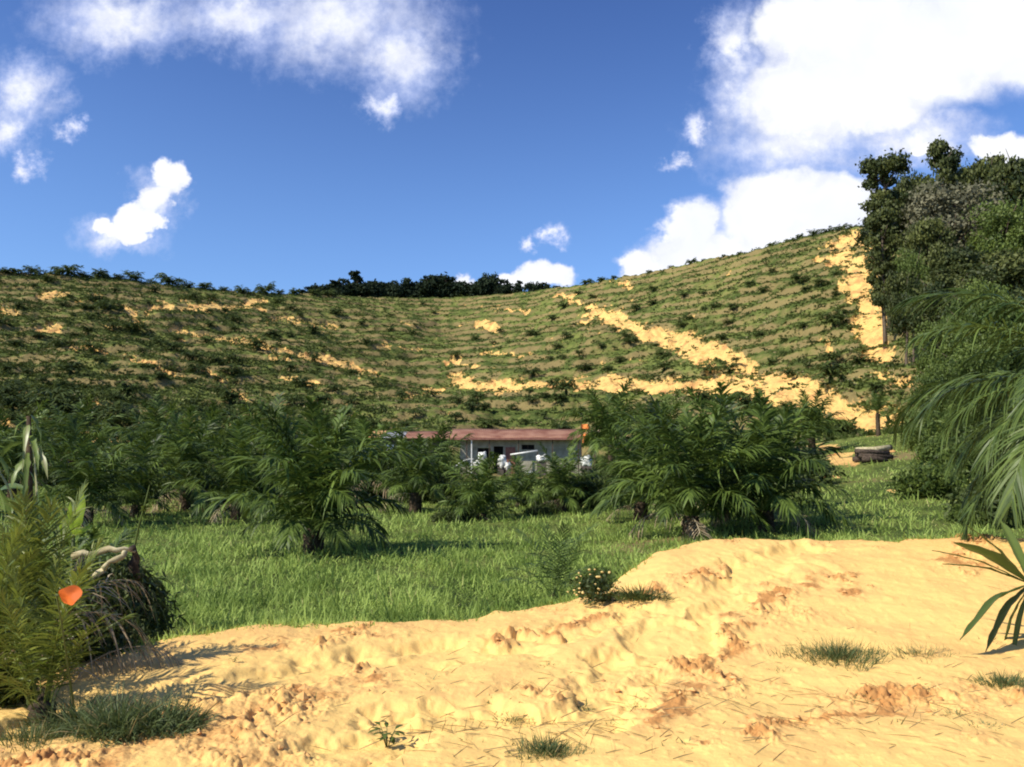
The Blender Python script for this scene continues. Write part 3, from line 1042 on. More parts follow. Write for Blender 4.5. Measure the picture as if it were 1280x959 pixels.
# spots picked out in the photograph
for (u, v, w) in [(830, 462, 22), (888, 465, 24), (788, 430, 17), (902, 425, 14), (840, 470, 14), (920, 452, 12), (985, 468, 16), (1075, 455, 24),
                  (1045, 345, 12), (1040, 310, 10), (965, 340, 10), (860, 400, 12), (910, 405, 12), (705, 385, 14), (690, 400, 14), (668, 420, 12),
                  (722, 368, 10), (740, 372, 9), (1010, 460, 12), (1095, 490, 24), (1050, 400, 10), (1015, 430, 10), (950, 420, 10), (880, 388, 9),
                  (660, 500, 14), (700, 500, 14), (640, 510, 12), (720, 520, 14), (590, 505, 14), (680, 522, 12), (620, 530, 12)]:
    p = hit(u, v)
    d = p.y
    hill_palm(p, w * d / 1000 / 2.0 * .55, 'right' if u > 760 else 'middle', cnt)
    cnt += 1
tries = 0
pts = []
while cnt < 262 and tries < 5000:
    tries += 1
    u = random.uniform(-30, 1130)
    v = random.uniform(345, 560)
    vr = float(np.interp((u - 640) / 1000, CA, VR))
    if v < vr + 8 or (u > 780 and random.random() < .45) or (u > 1060):
        continue
    if any((u - a) ** 2 + ((v - b) * 1.5) ** 2 < 15 ** 2 for a, b in pts):
        continue
    p = hit(u, v)
    if in_scar(np.array([p.x]), np.array([p.y]), np.array([p.z]))[0]:
        continue
    pts.append((u, v))
    zone = 'left' if u < 430 else ('middle' if u < 760 else 'right')
    hill_palm(p, random.choice([.55, .8, 1.0, 1.2, 1.6]) * random.uniform(.85, 1.15) * (1.0 if zone == 'left' else .72), zone, cnt)
    cnt += 1
# the skyline
for (u, w) in [(-12, 24), (8, 18), (20, 22), (42, 26), (84, 40), (104, 16), (125, 26), (148, 20), (166, 30), (190, 14), (212, 34), (236, 18), (256, 26),
               (280, 14), (302, 22), (332, 26), (350, 14), (368, 22), (393, 18), (410, 22)]:
    A = (u - 640) / 1000
    Yr = float(smooth_interp(np.array([A]), CA, YR)[0])
    y = Yr - 2
    x = A * (CP * y + SP * 60)
    hill_palm(Vector((x, y, ground(x, y) - .2)), w * y / 1000 / 4.4, 'sky', cnt)
    cnt += 1
for (u, w) in [(735, 16), (752, 14), (768, 12), (812, 9), (838, 8), (865, 14), (880, 9), (905, 10), (925, 9), (948, 10), (965, 12), (985, 12), (1000, 16),
               (1018, 20), (1036, 22), (1052, 20), (1066, 18)]:
    A = (u - 640) / 1000
    Yr = float(smooth_interp(np.array([A]), CA, YR)[0])
    y = Yr - 1
    x = A * (CP * y + SP * 60)
    hill_palm(Vector((x, y, ground(x, y) - .3)), w * y / 1000 / 4.4, 'skyr', cnt)
    cnt += 1

# ------------------------------------------------------------------ far ridge trees
for i, (u, vt, w, kind) in enumerate([(418, 350, 12, 'ridge2'), (430, 346, 14, 'ridge1'), (446, 337, 13, 'ridge2'), (460, 350, 16, 'ridge1'), (474, 350, 16, 'ridge3'),
                                      (490, 349, 15, 'ridge1'), (509, 345, 14, 'ridge1'), (522, 352, 16, 'ridge3'), (545, 342, 30, 'ridge3'), (560, 343, 20, 'ridge1'),
                                      (578, 352, 22, 'ridge3'), (600, 350, 18, 'ridge1'), (612, 341, 18, 'ridge3'), (628, 347, 16, 'ridge1'), (648, 350, 8, 'ridge2'), (662, 352, 10, 'ridge3'),
                                      (678, 352, 12, 'ridge3'), (696, 356, 10, 'ridge1')]
                                     + [(388 + 11.5 * q, 357 - (q % 3) * 1.5 - (2 if 4 < q < 16 else 0), 17, 'ridge3' if q % 2 else 'ridge1') for q in range(23)]):
    A = (u - 640) / 1000
    Yr = float(smooth_interp(np.array([A]), CA, YR)[0])
    y = Yr + 9 + (i % 3) * 2
    top = at(u, vt, y)
    gz = ground(top.x, y) - .3
    crown_top = {'ridge1': 10.8, 'ridge2': 12.2, 'ridge3': 8.6}[kind]
    sz = max((top.z - gz) / crown_top, .25)
    rx = {'ridge1': 3.6, 'ridge2': 2.4, 'ridge3': 4.4}[kind]
    lab = {2: 'tallest dark tree of the far ridge, rising left of the others', 8: 'widest dark rounded tree on the far ridge skyline',
           12: 'flat topped dark tree in front of the white cloud on ridge'}.get(i, 'dark tree in the row along the far ridge skyline')
    if i >= 18:
        lab = 'low dark tree filling the base of the far ridge tree line'
    elif i >= 14:
        lab = 'small spindly dark tree below the low white cloud on ridge'
    tree(kind, (top.x, y, gz), lab, w * y / 1000 / 2 / rx * 1.75, sz, 'dark trees on the far ridge', 'ridge_tree')

# ------------------------------------------------------------------ forest at the right
FOREST = [
    # u, v_top, depth, width px, kind, label
    (1104, 176, 128, 60, 'col1', 'tall dark columnar tree at the left edge of the forest'),
    (1100, 255, 120, 44, 'col2', 'dark narrow tree below the columnar one beside the bare scar'),
    (1176, 170, 140, 44, 'col2', 'narrow dark tree poking above the forest top'),
    (1142, 196, 136, 60, 'round1', 'dark rounded tree right of the columnar forest edge tree'),
    (1200, 190, 142, 64, 'round1', 'dark rounded tree behind the grey crown at forest top'),
    (1188, 212, 122, 110, 'grey', 'broad grey green tree in the middle of the forest'),
    (1236, 184, 132, 70, 'round2', 'dark tree at the forest top near the right edge'),
    (1275, 180, 126, 90, 'round1', 'dark tree cut by the right edge, topmost in the forest'),
    (1250, 240, 112, 80, 'green', 'mid green tree under the forest top on the right'),
    (1158, 262, 112, 60, 'round2', 'dark rounded tree left below the grey crown'),
    (1136, 300, 104, 40, 'green', 'bright yellow green slender tree beside the bare scar'),
    (1128, 330, 104, 46, 'round2', 'dark low tree at the foot of the columnar tree'),
    (1215, 300, 106, 90, 'round1', 'dark full tree under the grey crown'),
    (1180, 335, 94, 80, 'round2', 'dark green tree halfway down the forest edge'),
    (1270, 300, 96, 100, 'round2', 'dark tree at mid height by the right edge'),
    (1222, 345, 84, 90, 'green2', 'leafy green tree above the near palm fronds'),
    (1172, 392, 80, 60, 'green', 'yellow green tree over the small palm on bare soil'),
    (1245, 360, 72, 100, 'green2', 'broad green tree behind the near palm at right'),
    (1215, 425, 66, 90, 'green2', 'low spreading green tree behind the near palm fronds'),
    (1172, 450, 64, 54, 'green2', 'low bushy tree at the edge of the bare soil'),
    (1320, 330, 76, 120, 'round1', 'dark tree beyond the right edge of the forest'),
]
KTOP = {'col1': 21.5, 'col2': 15.5, 'round1': 14.8, 'round2': 12.0, 'grey': 15.8, 'green': 10.4, 'green2': 8.2}
KRX = {'col1': 3.4, 'col2': 3.0, 'round1': 5.2, 'round2': 4.6, 'grey': 5.6, 'green': 4.0, 'green2': 4.4}
for (u, vt, d, w, kind, lab) in FOREST:
    top = at(u, vt, d)
    gz = ground(top.x, d) - .3
    sz = (top.z - gz) / KTOP[kind]
    tree(kind, (top.x, d, gz), lab, w * d / 1000 / 2 / KRX[kind] * 1.12, sz, 'forest trees at the right')


# ------------------------------------------------------------------ bushes under and between palms
def bush_mesh(seed, r=1.0, h=1.1, n=3000, leaf=.075, mat=None, stem=True):
    rg = np.random.default_rng(seed)
    nc = 26
    c = norm(rg.normal(size=(nc, 3))) * np.array([r, r, h * .6]) * rg.uniform(.3, .85, (nc, 1))
    c[:, 2] = np.abs(c[:, 2]) + h * .22
    k = n // nc
    m = nc * k
    P = np.repeat(c, k, 0) + norm(rg.normal(size=(m, 3))) * (rg.uniform(.2, 1, m) ** .5 * r * .36)[:, None]
    P[:, 2] = np.maximum(P[:, 2], .02)
    a = norm(rg.normal(size=(m, 3)) + [0, 0, .3])
    b = norm(np.cross(a, rg.normal(size=(m, 3))))
    sz = leaf * rg.uniform(.6, 1.4, m)[:, None]
    V = np.stack([P - a * sz, P - b * sz * .4, P + a * sz, P + b * sz * .4], 1).reshape(-1, 3)
    T = np.repeat(np.clip(np.repeat(rg.normal(.45, .22, nc), k) + rg.normal(0, .15, m), 0, 1), 4)
    V2, F2 = V, np.arange(m * 4).reshape(-1, 4)
    return mesh_np('foliage', V2, F2, mat or M['bush'], False, {'tint': T})


BUSH = [bush_mesh(s) for s in range(5)]
BUSHG = [bush_mesh(s + 10, mat=M['tree_green']) for s in range(3)]


def bush(loc, s, label, group=None, kind=BUSH, sz=1.0, name='bush'):
    o = link(bpy.data.objects.new(name, random.choice(kind)))
    o.location = loc
    o.rotation_euler = (0, 0, random.uniform(0, 6.28))
    o.scale = (s, s, s * sz)
    return tag(o, label, 'bush', group)


for i in range(74):
    u = random.choice([random.uniform(-40, 560), random.uniform(640, 1000), random.uniform(-40, 1040)])
    Yb = random.uniform(38, 84)
    if 548 < u < 700 and Yb < 82:
        Yb = random.uniform(30, 46)
        sc = random.uniform(.5, .8)
    else:
        sc = random.uniform(1.2, 2.2)
    x = (u - 640) / 1000 * Yb
    if abs(x - 1.5) < 11 and Yb > 80:
        continue
    lab, g = (('dark leafy bush under the palms left of the house', 'bushes left of the house') if u < 560 else
              ('dark leafy bush under the palms right of the house', 'bushes right of the house') if u > 700 else
              ('low leafy bush in the field before the house', 'bushes before the house'))
    lab += ', near row' if Yb < 50 else (', middle row' if Yb < 66 else ', back row')
    if u < 560:
        lab += ' by left edge' if u < 120 else ' behind lone palm' if u > 330 else ''
    elif u > 700:
        lab += ' beside house' if u < 840 else ' behind clump'
    bush((x, Yb, ground(x, Yb) - .1), sc, lab, g, BUSH, .95)
for i in range(26):
    u = random.uniform(1150, 1340)
    Yb = random.uniform(26, 62)
    x = (u - 640) / 1000 * Yb
    bush((x, Yb, ground(x, Yb) - .1), random.uniform(.9, 2.0) * (.5 + Yb / 60), 'green bush crowding behind the near palm, ' + ('near row' if Yb < 38 else 'middle row' if Yb < 50 else 'back row'),
         'bushes at the right side', BUSHG + BUSH[:1])

# ------------------------------------------------------------------ oil palms in the field
PALMS = [
    # u, depth, size, fronds, trunk, label
    (394, 23.0, 1.12, 44, .75, 'large oil palm standing alone in the grass left of centre'),
    (862, 26.5, 1.22, 38, .7, 'big shaggy oil palm left half of the clump right of centre'),
    (955, 27.5, 1.20, 38, .75, 'big shaggy oil palm right half of the clump above the sand mound'),
    (905, 31.0, 1.25, 30, 1.2, 'oil palm behind the big clump right of centre, taller'),
    (800, 33.0, 1.00, 30, .8, 'oil palm between the clump and the house, dark inside'),
    (700, 37.0, .80, 28, .6, 'dark oil palm right in front of the house, right of the sacks'),
    (602, 34.0, .86, 28, .3, 'low oil palm in the grass straight below the house'),
    (520, 38.0, 1.05, 28, 1.0, 'oil palm covering the left end of the red roof'),
    (462, 45.0, 1.25, 28, 1.3, 'oil palm behind the lone large palm, before the shed'),
    (764, 62.0, 1.55, 30, 3.1, 'tall oil palm rising just right of the roof end'),
    (812, 68.0, 1.30, 26, 2.4, 'tall oil palm right of the one over the roof end'),
    (1015, 62.0, 1.15, 26, 1.6, 'oil palm at the foot of the bare soil right of the clump'),
    (975, 58.0, 1.0, 24, 1.2, 'palm peeking out behind the clump near the bare soil'),
    (300, 33.0, 1.05, 30, .8, 'oil palm left of the lone large palm'),
    (235, 38.0, 1.15, 30, 1.2, 'dark tall oil palm in the left middle distance'),
    (175, 34.0, .90, 28, .6, 'oil palm before the dark tall one at left'),
    (110, 30.0, .95, 28, .8, 'bright green oil palm behind the log heap'),
    (340, 50.0, 1.35, 26, 1.8, 'oil palm further back between the two left palms'),
    (200, 56.0, 1.40, 26, 1.8, 'oil palm at the foot of the left hillside'),
    (90, 58.0, 1.40, 26, 1.8, 'oil palm at the foot of the slope near left edge'),
    (20, 44.0, 1.25, 26, 1.2, 'oil palm near the left edge behind the banana stem'),
    (270, 70.0, 1.45, 22, 2.2, 'far oil palm at the slope foot left of the shed'),
    (410, 66.0, 1.4, 24, 2.2, 'far oil palm above the lone large palm'),
    (840, 68.0, 1.4, 22, 2.2, 'far oil palm behind the clump on the right of the house'),
    (545, 44.0, 1.0, 26, .9, 'low oil palm before the gap between shed and house'),
    (652, 42.0, .72, 24, .2, 'smallest oil palm before the house wall, under the rail'),
    (40, 82.0, 1.35, 18, 1.6, 'oil palm on the slope foot at far left'),
    (130, 88.0, 1.25, 18, 1.4, 'oil palm on the slope foot above the bright slip of earth'),
    (178, 80.0, 1.5, 18, 1.8, 'bulky oil palm on the slope foot, left'),
    (232, 90.0, 1.3, 18, 1.5, 'oil palm on the slope foot right of the earth slip'),
    (300, 86.0, 1.4, 18, 1.6, 'oil palm on the slope foot behind the left palms'),
    (350, 94.0, 1.3, 18, 1.6, 'oil palm on the slope foot above the lone palm, left'),
    (440, 92.0, 1.2, 18, 1.4, 'oil palm on the slope foot left of the shed roof'),
    (-60, 34.0, 1.2, 24, 1.2, 'oil palm past the left edge of the view'),
]
for i, (u, d, s, n, tk, lab) in enumerate(PALMS):
    x = (u - 640) / 1000 * CP * d
    palm((x, d, ground(x, d)), s, n, tk, lab, 'oil palms in the field', seed=i)
# small palm on a bare stem on the soil
p = hit(1098, 545, 40)
palm((p.x, p.y, p.z - .2), .62, 18, 2.3, 'small oil palm on a bare stem on the yellow soil', 'oil palms in the field', seed=77, tr=.16, dry=0)

# ------------------------------------------------------------------ house
def box(x0, x1, y0, y1, z0, z1):
    V = np.array([(x, y, z) for x in (x0, x1) for y in (y0, y1) for z in (z0, z1)], float)
    F = np.array([(0, 1, 3, 2), (4, 6, 7, 5), (0, 4, 5, 1), (2, 3, 7, 6), (0, 2, 6, 4), (1, 5, 7, 3)])
    return V, F


def boxes(name, lst, mat, parent=None):
    Vs, Fs, n = [], [], 0
    for b in lst:
        V, F = box(*b)
        Vs.append(V)
        Fs.append(F + n)
        n += 8
    return obj(name, mesh_np(name, np.concatenate(Vs), np.concatenate(Fs), mat), parent)


def corrugated(name, x0, x1, yA, zA, yB, zB, mat, parent, pitch=.2, amp=.014, th=.03):
    n = max(int((x1 - x0) / pitch * 6), 8)
    xs = np.linspace(x0, x1, n)
    rows = np.linspace(0, 1, 5)
    V = []
    for lay in (0, 1):
        for r in rows:
            for x in xs:
                V.append((x, yA + (yB - yA) * r, zA + (zB - zA) * r + amp * math.sin(2 * math.pi * x / pitch) - lay * th
                          - .05 * math.sin(math.pi * r) + .03 * math.sin(x * .9)))
    F = []
    nr = len(rows)
    for lay in (0, 1):
        o = lay * nr * n
        for i in range(nr - 1):
            for j in range(n - 1):
                a = o + i * n + j
                F.append((a, a + 1, a + n + 1, a + n) if lay == 0 else (a, a + n, a + n + 1, a + 1))
    m = nr * n
    for j in range(n - 1):
        F.append((j, j + m, j + m + 1, j + 1))
        b = (nr - 1) * n + j
        F.append((b, b + 1, b + m + 1, b + m))
    for i in range(nr - 1):
        a = i * n
        F.append((a, a + n, a + n + m, a + m))
        a = i * n + n - 1
        F.append((a, a + m, a + m + n, a + n))
    return obj(name, mesh_np(name, np.array(V), np.array(F), mat, True), parent)


HY = 88.0


def hx(u):
    return (u - 640) / 1000 * CP * HY


def hz(v):
    return at(640, v, HY).z


gz0 = ground(hx(650), HY + 3)
house = empty('house', (hx(650), HY, 0))
tag(house, 'long low grey house with rusty red sheet roof below the hillside', 'house')
ox = hx(650)
x0, x1 = hx(575) - ox, hx(727) - ox
zt = hz(548)
wl = boxes('wall', [(x0, hx(597) - ox, 0, 6, -1, zt), (hx(597) - ox, hx(613) - ox, 0.0, 6, -1, hz(573)), (hx(597) - ox, hx(613) - ox, 0.003, 6, hz(560), zt - .003),
                    (hx(613) - ox, hx(617) - ox, 0.0, 6, -1, zt), (hx(617) - ox, hx(629) - ox, 0.003, 6, hz(558), zt - .003),
                    (hx(629) - ox, hx(652) - ox, 0, 6, -1, zt), (hx(652) - ox, hx(668) - ox, 0.003, 6, hz(556), zt - .003),
                    (hx(652) - ox, hx(668) - ox, 0.0, 6, -1, hz(562)), (hx(668) - ox, x1, 0, 6, -1, zt)], M['wall'], house)
for (ua, ub, va, vb) in ((597, 613, 573, 560), (652, 668, 562, 556)):
    w = boxes('window', [(hx(ua) - ox + .01, hx(ub) - ox - .01, .25, .3, hz(va) + .01, hz(vb) - .01)], M['opening'], house)
    boxes('frame', [(hx(ua) - ox, hx(ua) - ox + .08, -.03, .2, hz(va), hz(vb)), (hx(ub) - ox - .08, hx(ub) - ox, -.03, .2, hz(va), hz(vb)),
                    ((hx(ua) + hx(ub)) / 2 - ox - .04, (hx(ua) + hx(ub)) / 2 - ox + .04, .1, .16, hz(va) + .01, hz(vb) - .01)], M['wood_dark'], w)
d = boxes('doorway', [(hx(617) - ox + .01, hx(629) - ox - .01, .8, .9, -1, hz(558) - .01)], M['opening'], house)
boxes('door_leaf', [(hx(632) - ox, hx(644) - ox, -.12, -.05, -.2, hz(559))], M['red_board'], house)
corrugated('roof', x0 - 1.0, x1 + .3, -1.3, hz(547.5), 3.0, hz(535.5), M['roof_red'], house)
corrugated('rear_roof', x0 - 1.0, x1 + .3, 3.02, hz(535.5) - .02, 7.2, hz(547), M['roof_red'], house)
boxes('gable', [(x0 + .02, x0 + .12, 1.2, 4.8, zt + .003, hz(541)), (x1 - .12, x1 - .02, 1.2, 4.8, zt + .003, hz(541))], M['wall_dark'], house)
for u in (584, 590, 612, 648, 690, 722):
    boxes('post', [(hx(u) - ox - .06, hx(u) - ox + .06, -1.1, -.98, -1, hz(548.4))], M['white'] if u == 590 else M['wood_dark'], house)
boxes('fascia', [(x0 - 1.0, x1 + .3, -1.36, -1.31, hz(550), hz(547.6))], M['red_board'], house)

shed = empty('shed', (hx(512), HY - 1, 0))
tag(shed, 'dark shed with patched grey and tan roof left of the house', 'shed')
ox = hx(512)
boxes('wall', [(hx(468) - ox, hx(556) - ox, 0, 5, -1, hz(549))], M['wall_dark'], shed)
corrugated('roof', hx(463) - ox, hx(481) - ox, -.8, hz(547), 2.6, hz(537), M['roof_tan'], shed)['label'] = 'tan end of the shed roof'
corrugated('roof', hx(481) - ox + .02, hx(507) - ox, -.8, hz(547), 2.6, hz(539), M['roof_grey'], shed)['label'] = 'grey middle of the shed roof'
corrugated('roof', hx(507) - ox + .02, hx(562) - ox, -.8, hz(548), 2.6, hz(539), M['roof_red'], shed)['label'] = 'red end of the shed roof'
boxes('panel', [(hx(484) - ox, hx(494) - ox, -.08, -.02, hz(566), hz(556))], M['white'], shed)

# hanging orange sheet by the right gable
def cloth_sheet(name, w, h, mat, seed, fold=.12, cols=14, rows=14):
    V = []
    rg = random.Random(seed)
    for side in (0, 1):
        for i in range(rows + 1):
            for j in range(cols + 1):
                s, t = j / cols, i / rows
                ww = w * (1 - .35 * t + .08 * math.sin(7 * t))
                V.append(((s - .5) * ww + .15 * w * math.sin(3 * t), fold * math.sin(s * 5 + t * 2) + side * .02, -h * t * (1 + .06 * math.sin(9 * s))))
    F = []
    n = cols + 1
    m = (rows + 1) * n
    for side in (0, 1):
        for i in range(rows):
            for j in range(cols):
                a = side * m + i * n + j
                F.append((a, a + 1, a + n + 1, a + n) if side else (a, a + n, a + n + 1, a + 1))
    return mesh_np(name, np.array(V), np.array(F), mat, True)


o = obj('orange_tarp', cloth_sheet('orange_tarp', .75, 1.9, M['tarp'], 3))
o.location = (hx(729), HY - 1.75, hz(531))
tag(o, 'bright orange tarp hanging at the right end of the roof', 'tarp')
pl_ = boxes('tarp_pole', [(-.05, .05, -.05, .05, 0, hz(529) - 0)], M['wood_dark'])
pl_.location = (hx(725), HY - 1.62, 0)
tag(pl_, 'dark pole holding the orange tarp beside the house', 'pole')

# dead pale palm crown on the roof end
DR2 = [frond_mesh('dry_frond', M['dry'], L=1.5, elev0=70, curl=120, n=16, leaf=.5, lw=.09, nseg=2, seed=5, fluff=.5, ldroop=.6)]
palm((hx(741), HY - 2.5, 0), .95, 12, 4.4, 'dead pale palm with dry fronds beside the orange tarp', None, [DR2] * 5, seed=90, dry=0, tr=.14)


# sacks and bent sheet in front of the house
def lump_mesh(name, sx, sy, sz, mat, seed, amp=.12, n=20, m=12):
    V = []
    for i in range(m + 1):
        th = math.pi * i / m
        for j in range(n):
            a = 2 * math.pi * j / n
            d = np.array([math.sin(th) * math.cos(a), math.sin(th) * math.sin(a), math.cos(th)])
            r = 1 + amp * float(vnoise(d[0] * 1.9 + seed * 3.1, d[1] * 1.9 + d[2] * 2.3, seed)) * 2
            sgn = np.sign(d) * np.abs(d) ** .75
            V.append((sgn[0] * r * sx, sgn[1] * r * sy, sgn[2] * r * sz))
    F = []
    for i in range(m):
        for j in range(n):
            a, b = i * n + j, i * n + (j + 1) % n
            F.append((a, a + n, b + n, b))
    return mesh_np(name, np.array(V), np.array(F), mat, True)


for i, (u, v, w, h, lab) in enumerate([(603, 571, 9, 11, 'upright white sack, upper left of the pile before the door'),
                                       (598, 581, 14, 9, 'wide white sack lowest on the left of the pile'),
                                       (627, 577, 11, 15, 'tallest cream white sack right of the doorway'),
                                       (634, 583, 9, 9, 'small cream sack leaning right of the tallest one'),
                                       (661, 591, 12, 5, 'flat pale sack lying apart in the grass below the wall'),
                                       (677, 573, 13, 8, 'pale green white sack heap before the right wall'),
                                       (733, 577, 14, 12, 'pale sack showing between palms right of the house')]):
    p = at(u, v, HY - 4)
    s_ = (HY - 4) / 2000
    o = obj('sack', lump_mesh('sack', w * s_, .5, h * s_, M['white'], i + 3, .3))
    o.location = p
    gzz = ground(p.x, p.y)
    tag(o, lab, 'sack', 'white sacks before the house')
    if p.z - h * s_ > gzz + .1:
        b_ = boxes('crate', [(-w * s_ * .9, w * s_ * .9, -.4, .4, gzz - p.z - .1, -h * s_ * .93)], M['wall_dark'])
        b_.location = p
        tag(b_, 'dark crate under the ' + lab.split(',')[0].replace('upright ', 'upright '), 'crate', 'dark crates under the sacks')
# bent white sheet
ang = np.linspace(.15, 1.65, 14)
px = -np.cos(ang) * 2.1
pz = np.sin(ang) * 1.9
V, F = [], []
for i in range(14):
    for (dy, dr) in ((-.5, 0), (.5, 0), (.5, -.06), (-.5, -.06)):
        k_ = 1 + dr / 2
        V.append((px[i] * k_, dy, pz[i] * k_))
for i in range(13):
    for j in range(4):
        a, b = i * 4 + j, i * 4 + (j + 1) % 4
        F.append((a, a + 4, b + 4, b))
o = obj('bent_sheet', mesh_np('bent_sheet', np.array(V), np.array(F), M['white'], True))
bl = at(590, 590, HY - 4)
o.location = (bl.x, bl.y, ground(bl.x, bl.y) - .2)
tag(o, 'curved white sheet leaning over at the left end of the sacks', 'sheet')
# pale rail
rl = empty('rail', (hx(656), HY - 3.2, 0))
tag(rl, 'pale sloping rail on short posts before the house wall', 'rail')
A_, B_ = at(638, 568.5, HY - 3.2), at(672, 563.5, HY - 3.2)
V, F = tube([(A_.x - rl.location.x, 0, A_.z), (B_.x - rl.location.x, 0, B_.z)], [.09, .09], 8)
obj('bar', mesh_np('bar', V, F, M['white'], True), rl)
for q in (A_, B_):
    boxes('post', [(q.x - rl.location.x - .05, q.x - rl.location.x + .05, -.05, .05, -.6, q.z - .09)], M['wood_dark'], rl)

# ------------------------------------------------------------------ the log stack and debris by the path at right
lg = empty('log_stack', tuple(hit(1092, 577, 40)), .05)
tag(lg, 'low stack of dark weathered logs at the foot of the yellow soil', 'log stack')
sc_ = lg.location.y / 1000
for i in range(9):
    r_ = random.uniform(3, 4.5) * sc_
    L_ = random.uniform(16, 24) * sc_
    row = i // 3
    cx, cy, cz = (i % 3 - 1) * random.uniform(.2, 1.1), (i % 3 - 1) * .9, r_ * .8 + row * 5.2 * sc_
    V, F = tube([(cx - L_, cy, cz), (cx, cy + random.uniform(-.1, .1), cz + random.uniform(-.1, .1)), (cx + L_, cy, cz + random.uniform(-.15, .2))],
                [r_, r_ * .95, r_ * .8], 9)
    obj('log', mesh_np('log', V, F, M['wood_pale'] if i in (7,) else M['wood_dark'], True), lg)
for i, (u, v, w) in enumerate([(1040, 562, 7), (1046, 569, 5), (1034, 597, 6), (1116, 565, 5)]):
    p = hit(u, v, 40)
    o = obj('earth_clod', lump_mesh('earth_clod', w * p.y / 1500, w * p.y / 1800, w * p.y / 2600, M['clod'], i + 30, .3))
    o.location = p
    tag(o, ['pale lump of earth left of the log stack, upper', 'pale lump of earth left of the log stack, lower',
            'flat pale lump of earth beside the palm clump foot', 'small pale lump of earth right of the log stack'][i], 'earth lump', 'lumps of earth near the log stack')

# ------------------------------------------------------------------ grass field
def blades(name, X, Y, Z, hgt, wid, tint, mat, label, bend=1.15, cat='grass'):
    m = len(X)
    base = np.stack([X, Y, Z - .02], -1)
    a = RNG.uniform(0, 2 * math.pi, m)
    bn = RNG.uniform(.1, 1.0, m) * bend
    d = np.stack([np.cos(a) * bn, np.sin(a) * bn, np.ones(m)], -1)
    d = norm(d)
    fa = RNG.uniform(-1.0, 1.0, m)
    sd = np.stack([np.cos(fa), np.sin(fa), np.zeros(m)], -1)
    V, F, T = strips(base, d, sd, hgt, wid, RNG.uniform(.05, .55, m) * bend * 1.5, 2, lambda s: np.interp(s, [0, .5, 1], [.8, .8, .05]), tint)
    me = mesh_np(name, V, F, mat, False, {'tint': T})
    return me


n = 420000
Y = 1.0 / RNG.uniform(1 / 75.0, 1 / 6.3, n)
X = RNG.uniform(-.80, .80, n) * (Y + 1)
yy = np.maximum(Y, .5)
Ye = smooth_interp(X / yy, EA, EY) + fbm(X * 1.1, Y * 0.3, 61, 4) * 0.22
Z = H(X, Y)
clump = fbm(X * .8, Y * .8, 301, 3)
keep = (Y > Ye - .10 + .45 * RNG.uniform(0, 1, n) - .5 * np.maximum(fbm(X * 2.5, Y * 2.5, 305, 3) - .15, 0)) & (clump + RNG.uniform(-.4, .8, n) > -.1)
keep &= ~(in_scar(X, Y, Z) & (Y > 35))
X, Y, Z, clump = X[keep], Y[keep], Z[keep], clump[keep]
hh = RNG.uniform(.10, .44, len(X)) * (1 + .8 * clump) * (1 + .5 * fbm(X * 2.7, Y * 2.7, 307, 2)) * np.interp(Y, [7, 12, 25, 60], [.75, 1.0, 1.0, .9])
edge = smooth_interp(X / Y, EA, EY)
hh *= .35 + .65 * sstep(0, 1.6, Y - edge)
ww = .0045 + .0011 * Y
right_ = sstep(.3, .45, X / Y) * sstep(20, 30, Y)
tt = .42 + .75 * fbm(X * .55, Y * .55, 303, 4) + RNG.normal(0, .2, len(X)) + .25 * right_
tt = np.clip(tt, 0, 1) + np.where(RNG.uniform(0, 1, len(X)) < .035 + .12 * right_, .75, 0)
tag(obj('field_grass', blades('field_grass', X, Y, Z, hh, ww, tt, M['grass'], '')), 'thick green grass filling the field behind the sand bank', 'grass', kind='stuff')
# taller weeds here and there in the field
n = 9000
Y = 1.0 / RNG.uniform(1 / 60.0, 1 / 12.0, n)
X = RNG.uniform(-.7, .65, n) * (Y + 1)
cl = fbm(X * .5, Y * .5, 311, 3)
keep = cl > .22
X, Y = X[keep], Y[keep]
Z = H(X, Y)
tag(obj('field_weeds', blades('field_weeds', X, Y, Z, RNG.uniform(.35, .7, len(X)), .01 + .0012 * Y, np.clip(RNG.normal(.6, .3, len(X)), 0, 1.4), M['grass'], '', .6)),
    'taller broad leaved weeds rising out of the field grass', 'weeds', kind='stuff')


# ------------------------------------------------------------------ plants near the viewer
def bank_pt(u, v):
    """point of the sand bank seen at (u, v)"""
    Ys = np.linspace(3.0, 12.0, 1200)
    k = (479.5 - v) / 1000.0
    dz = Ys * (k * CP + SP) / (CP - k * SP)
    Xs = (u - 640) / 1000.0 * (CP * Ys + SP * dz)
    hz_ = H(Xs, Ys)
    i = np.nonzero(hz_ > CAMZ + dz)[0]
    i = i[0] if len(i) else len(Ys) - 1
    return Vector((Xs[i], Ys[i], float(hz_[i])))


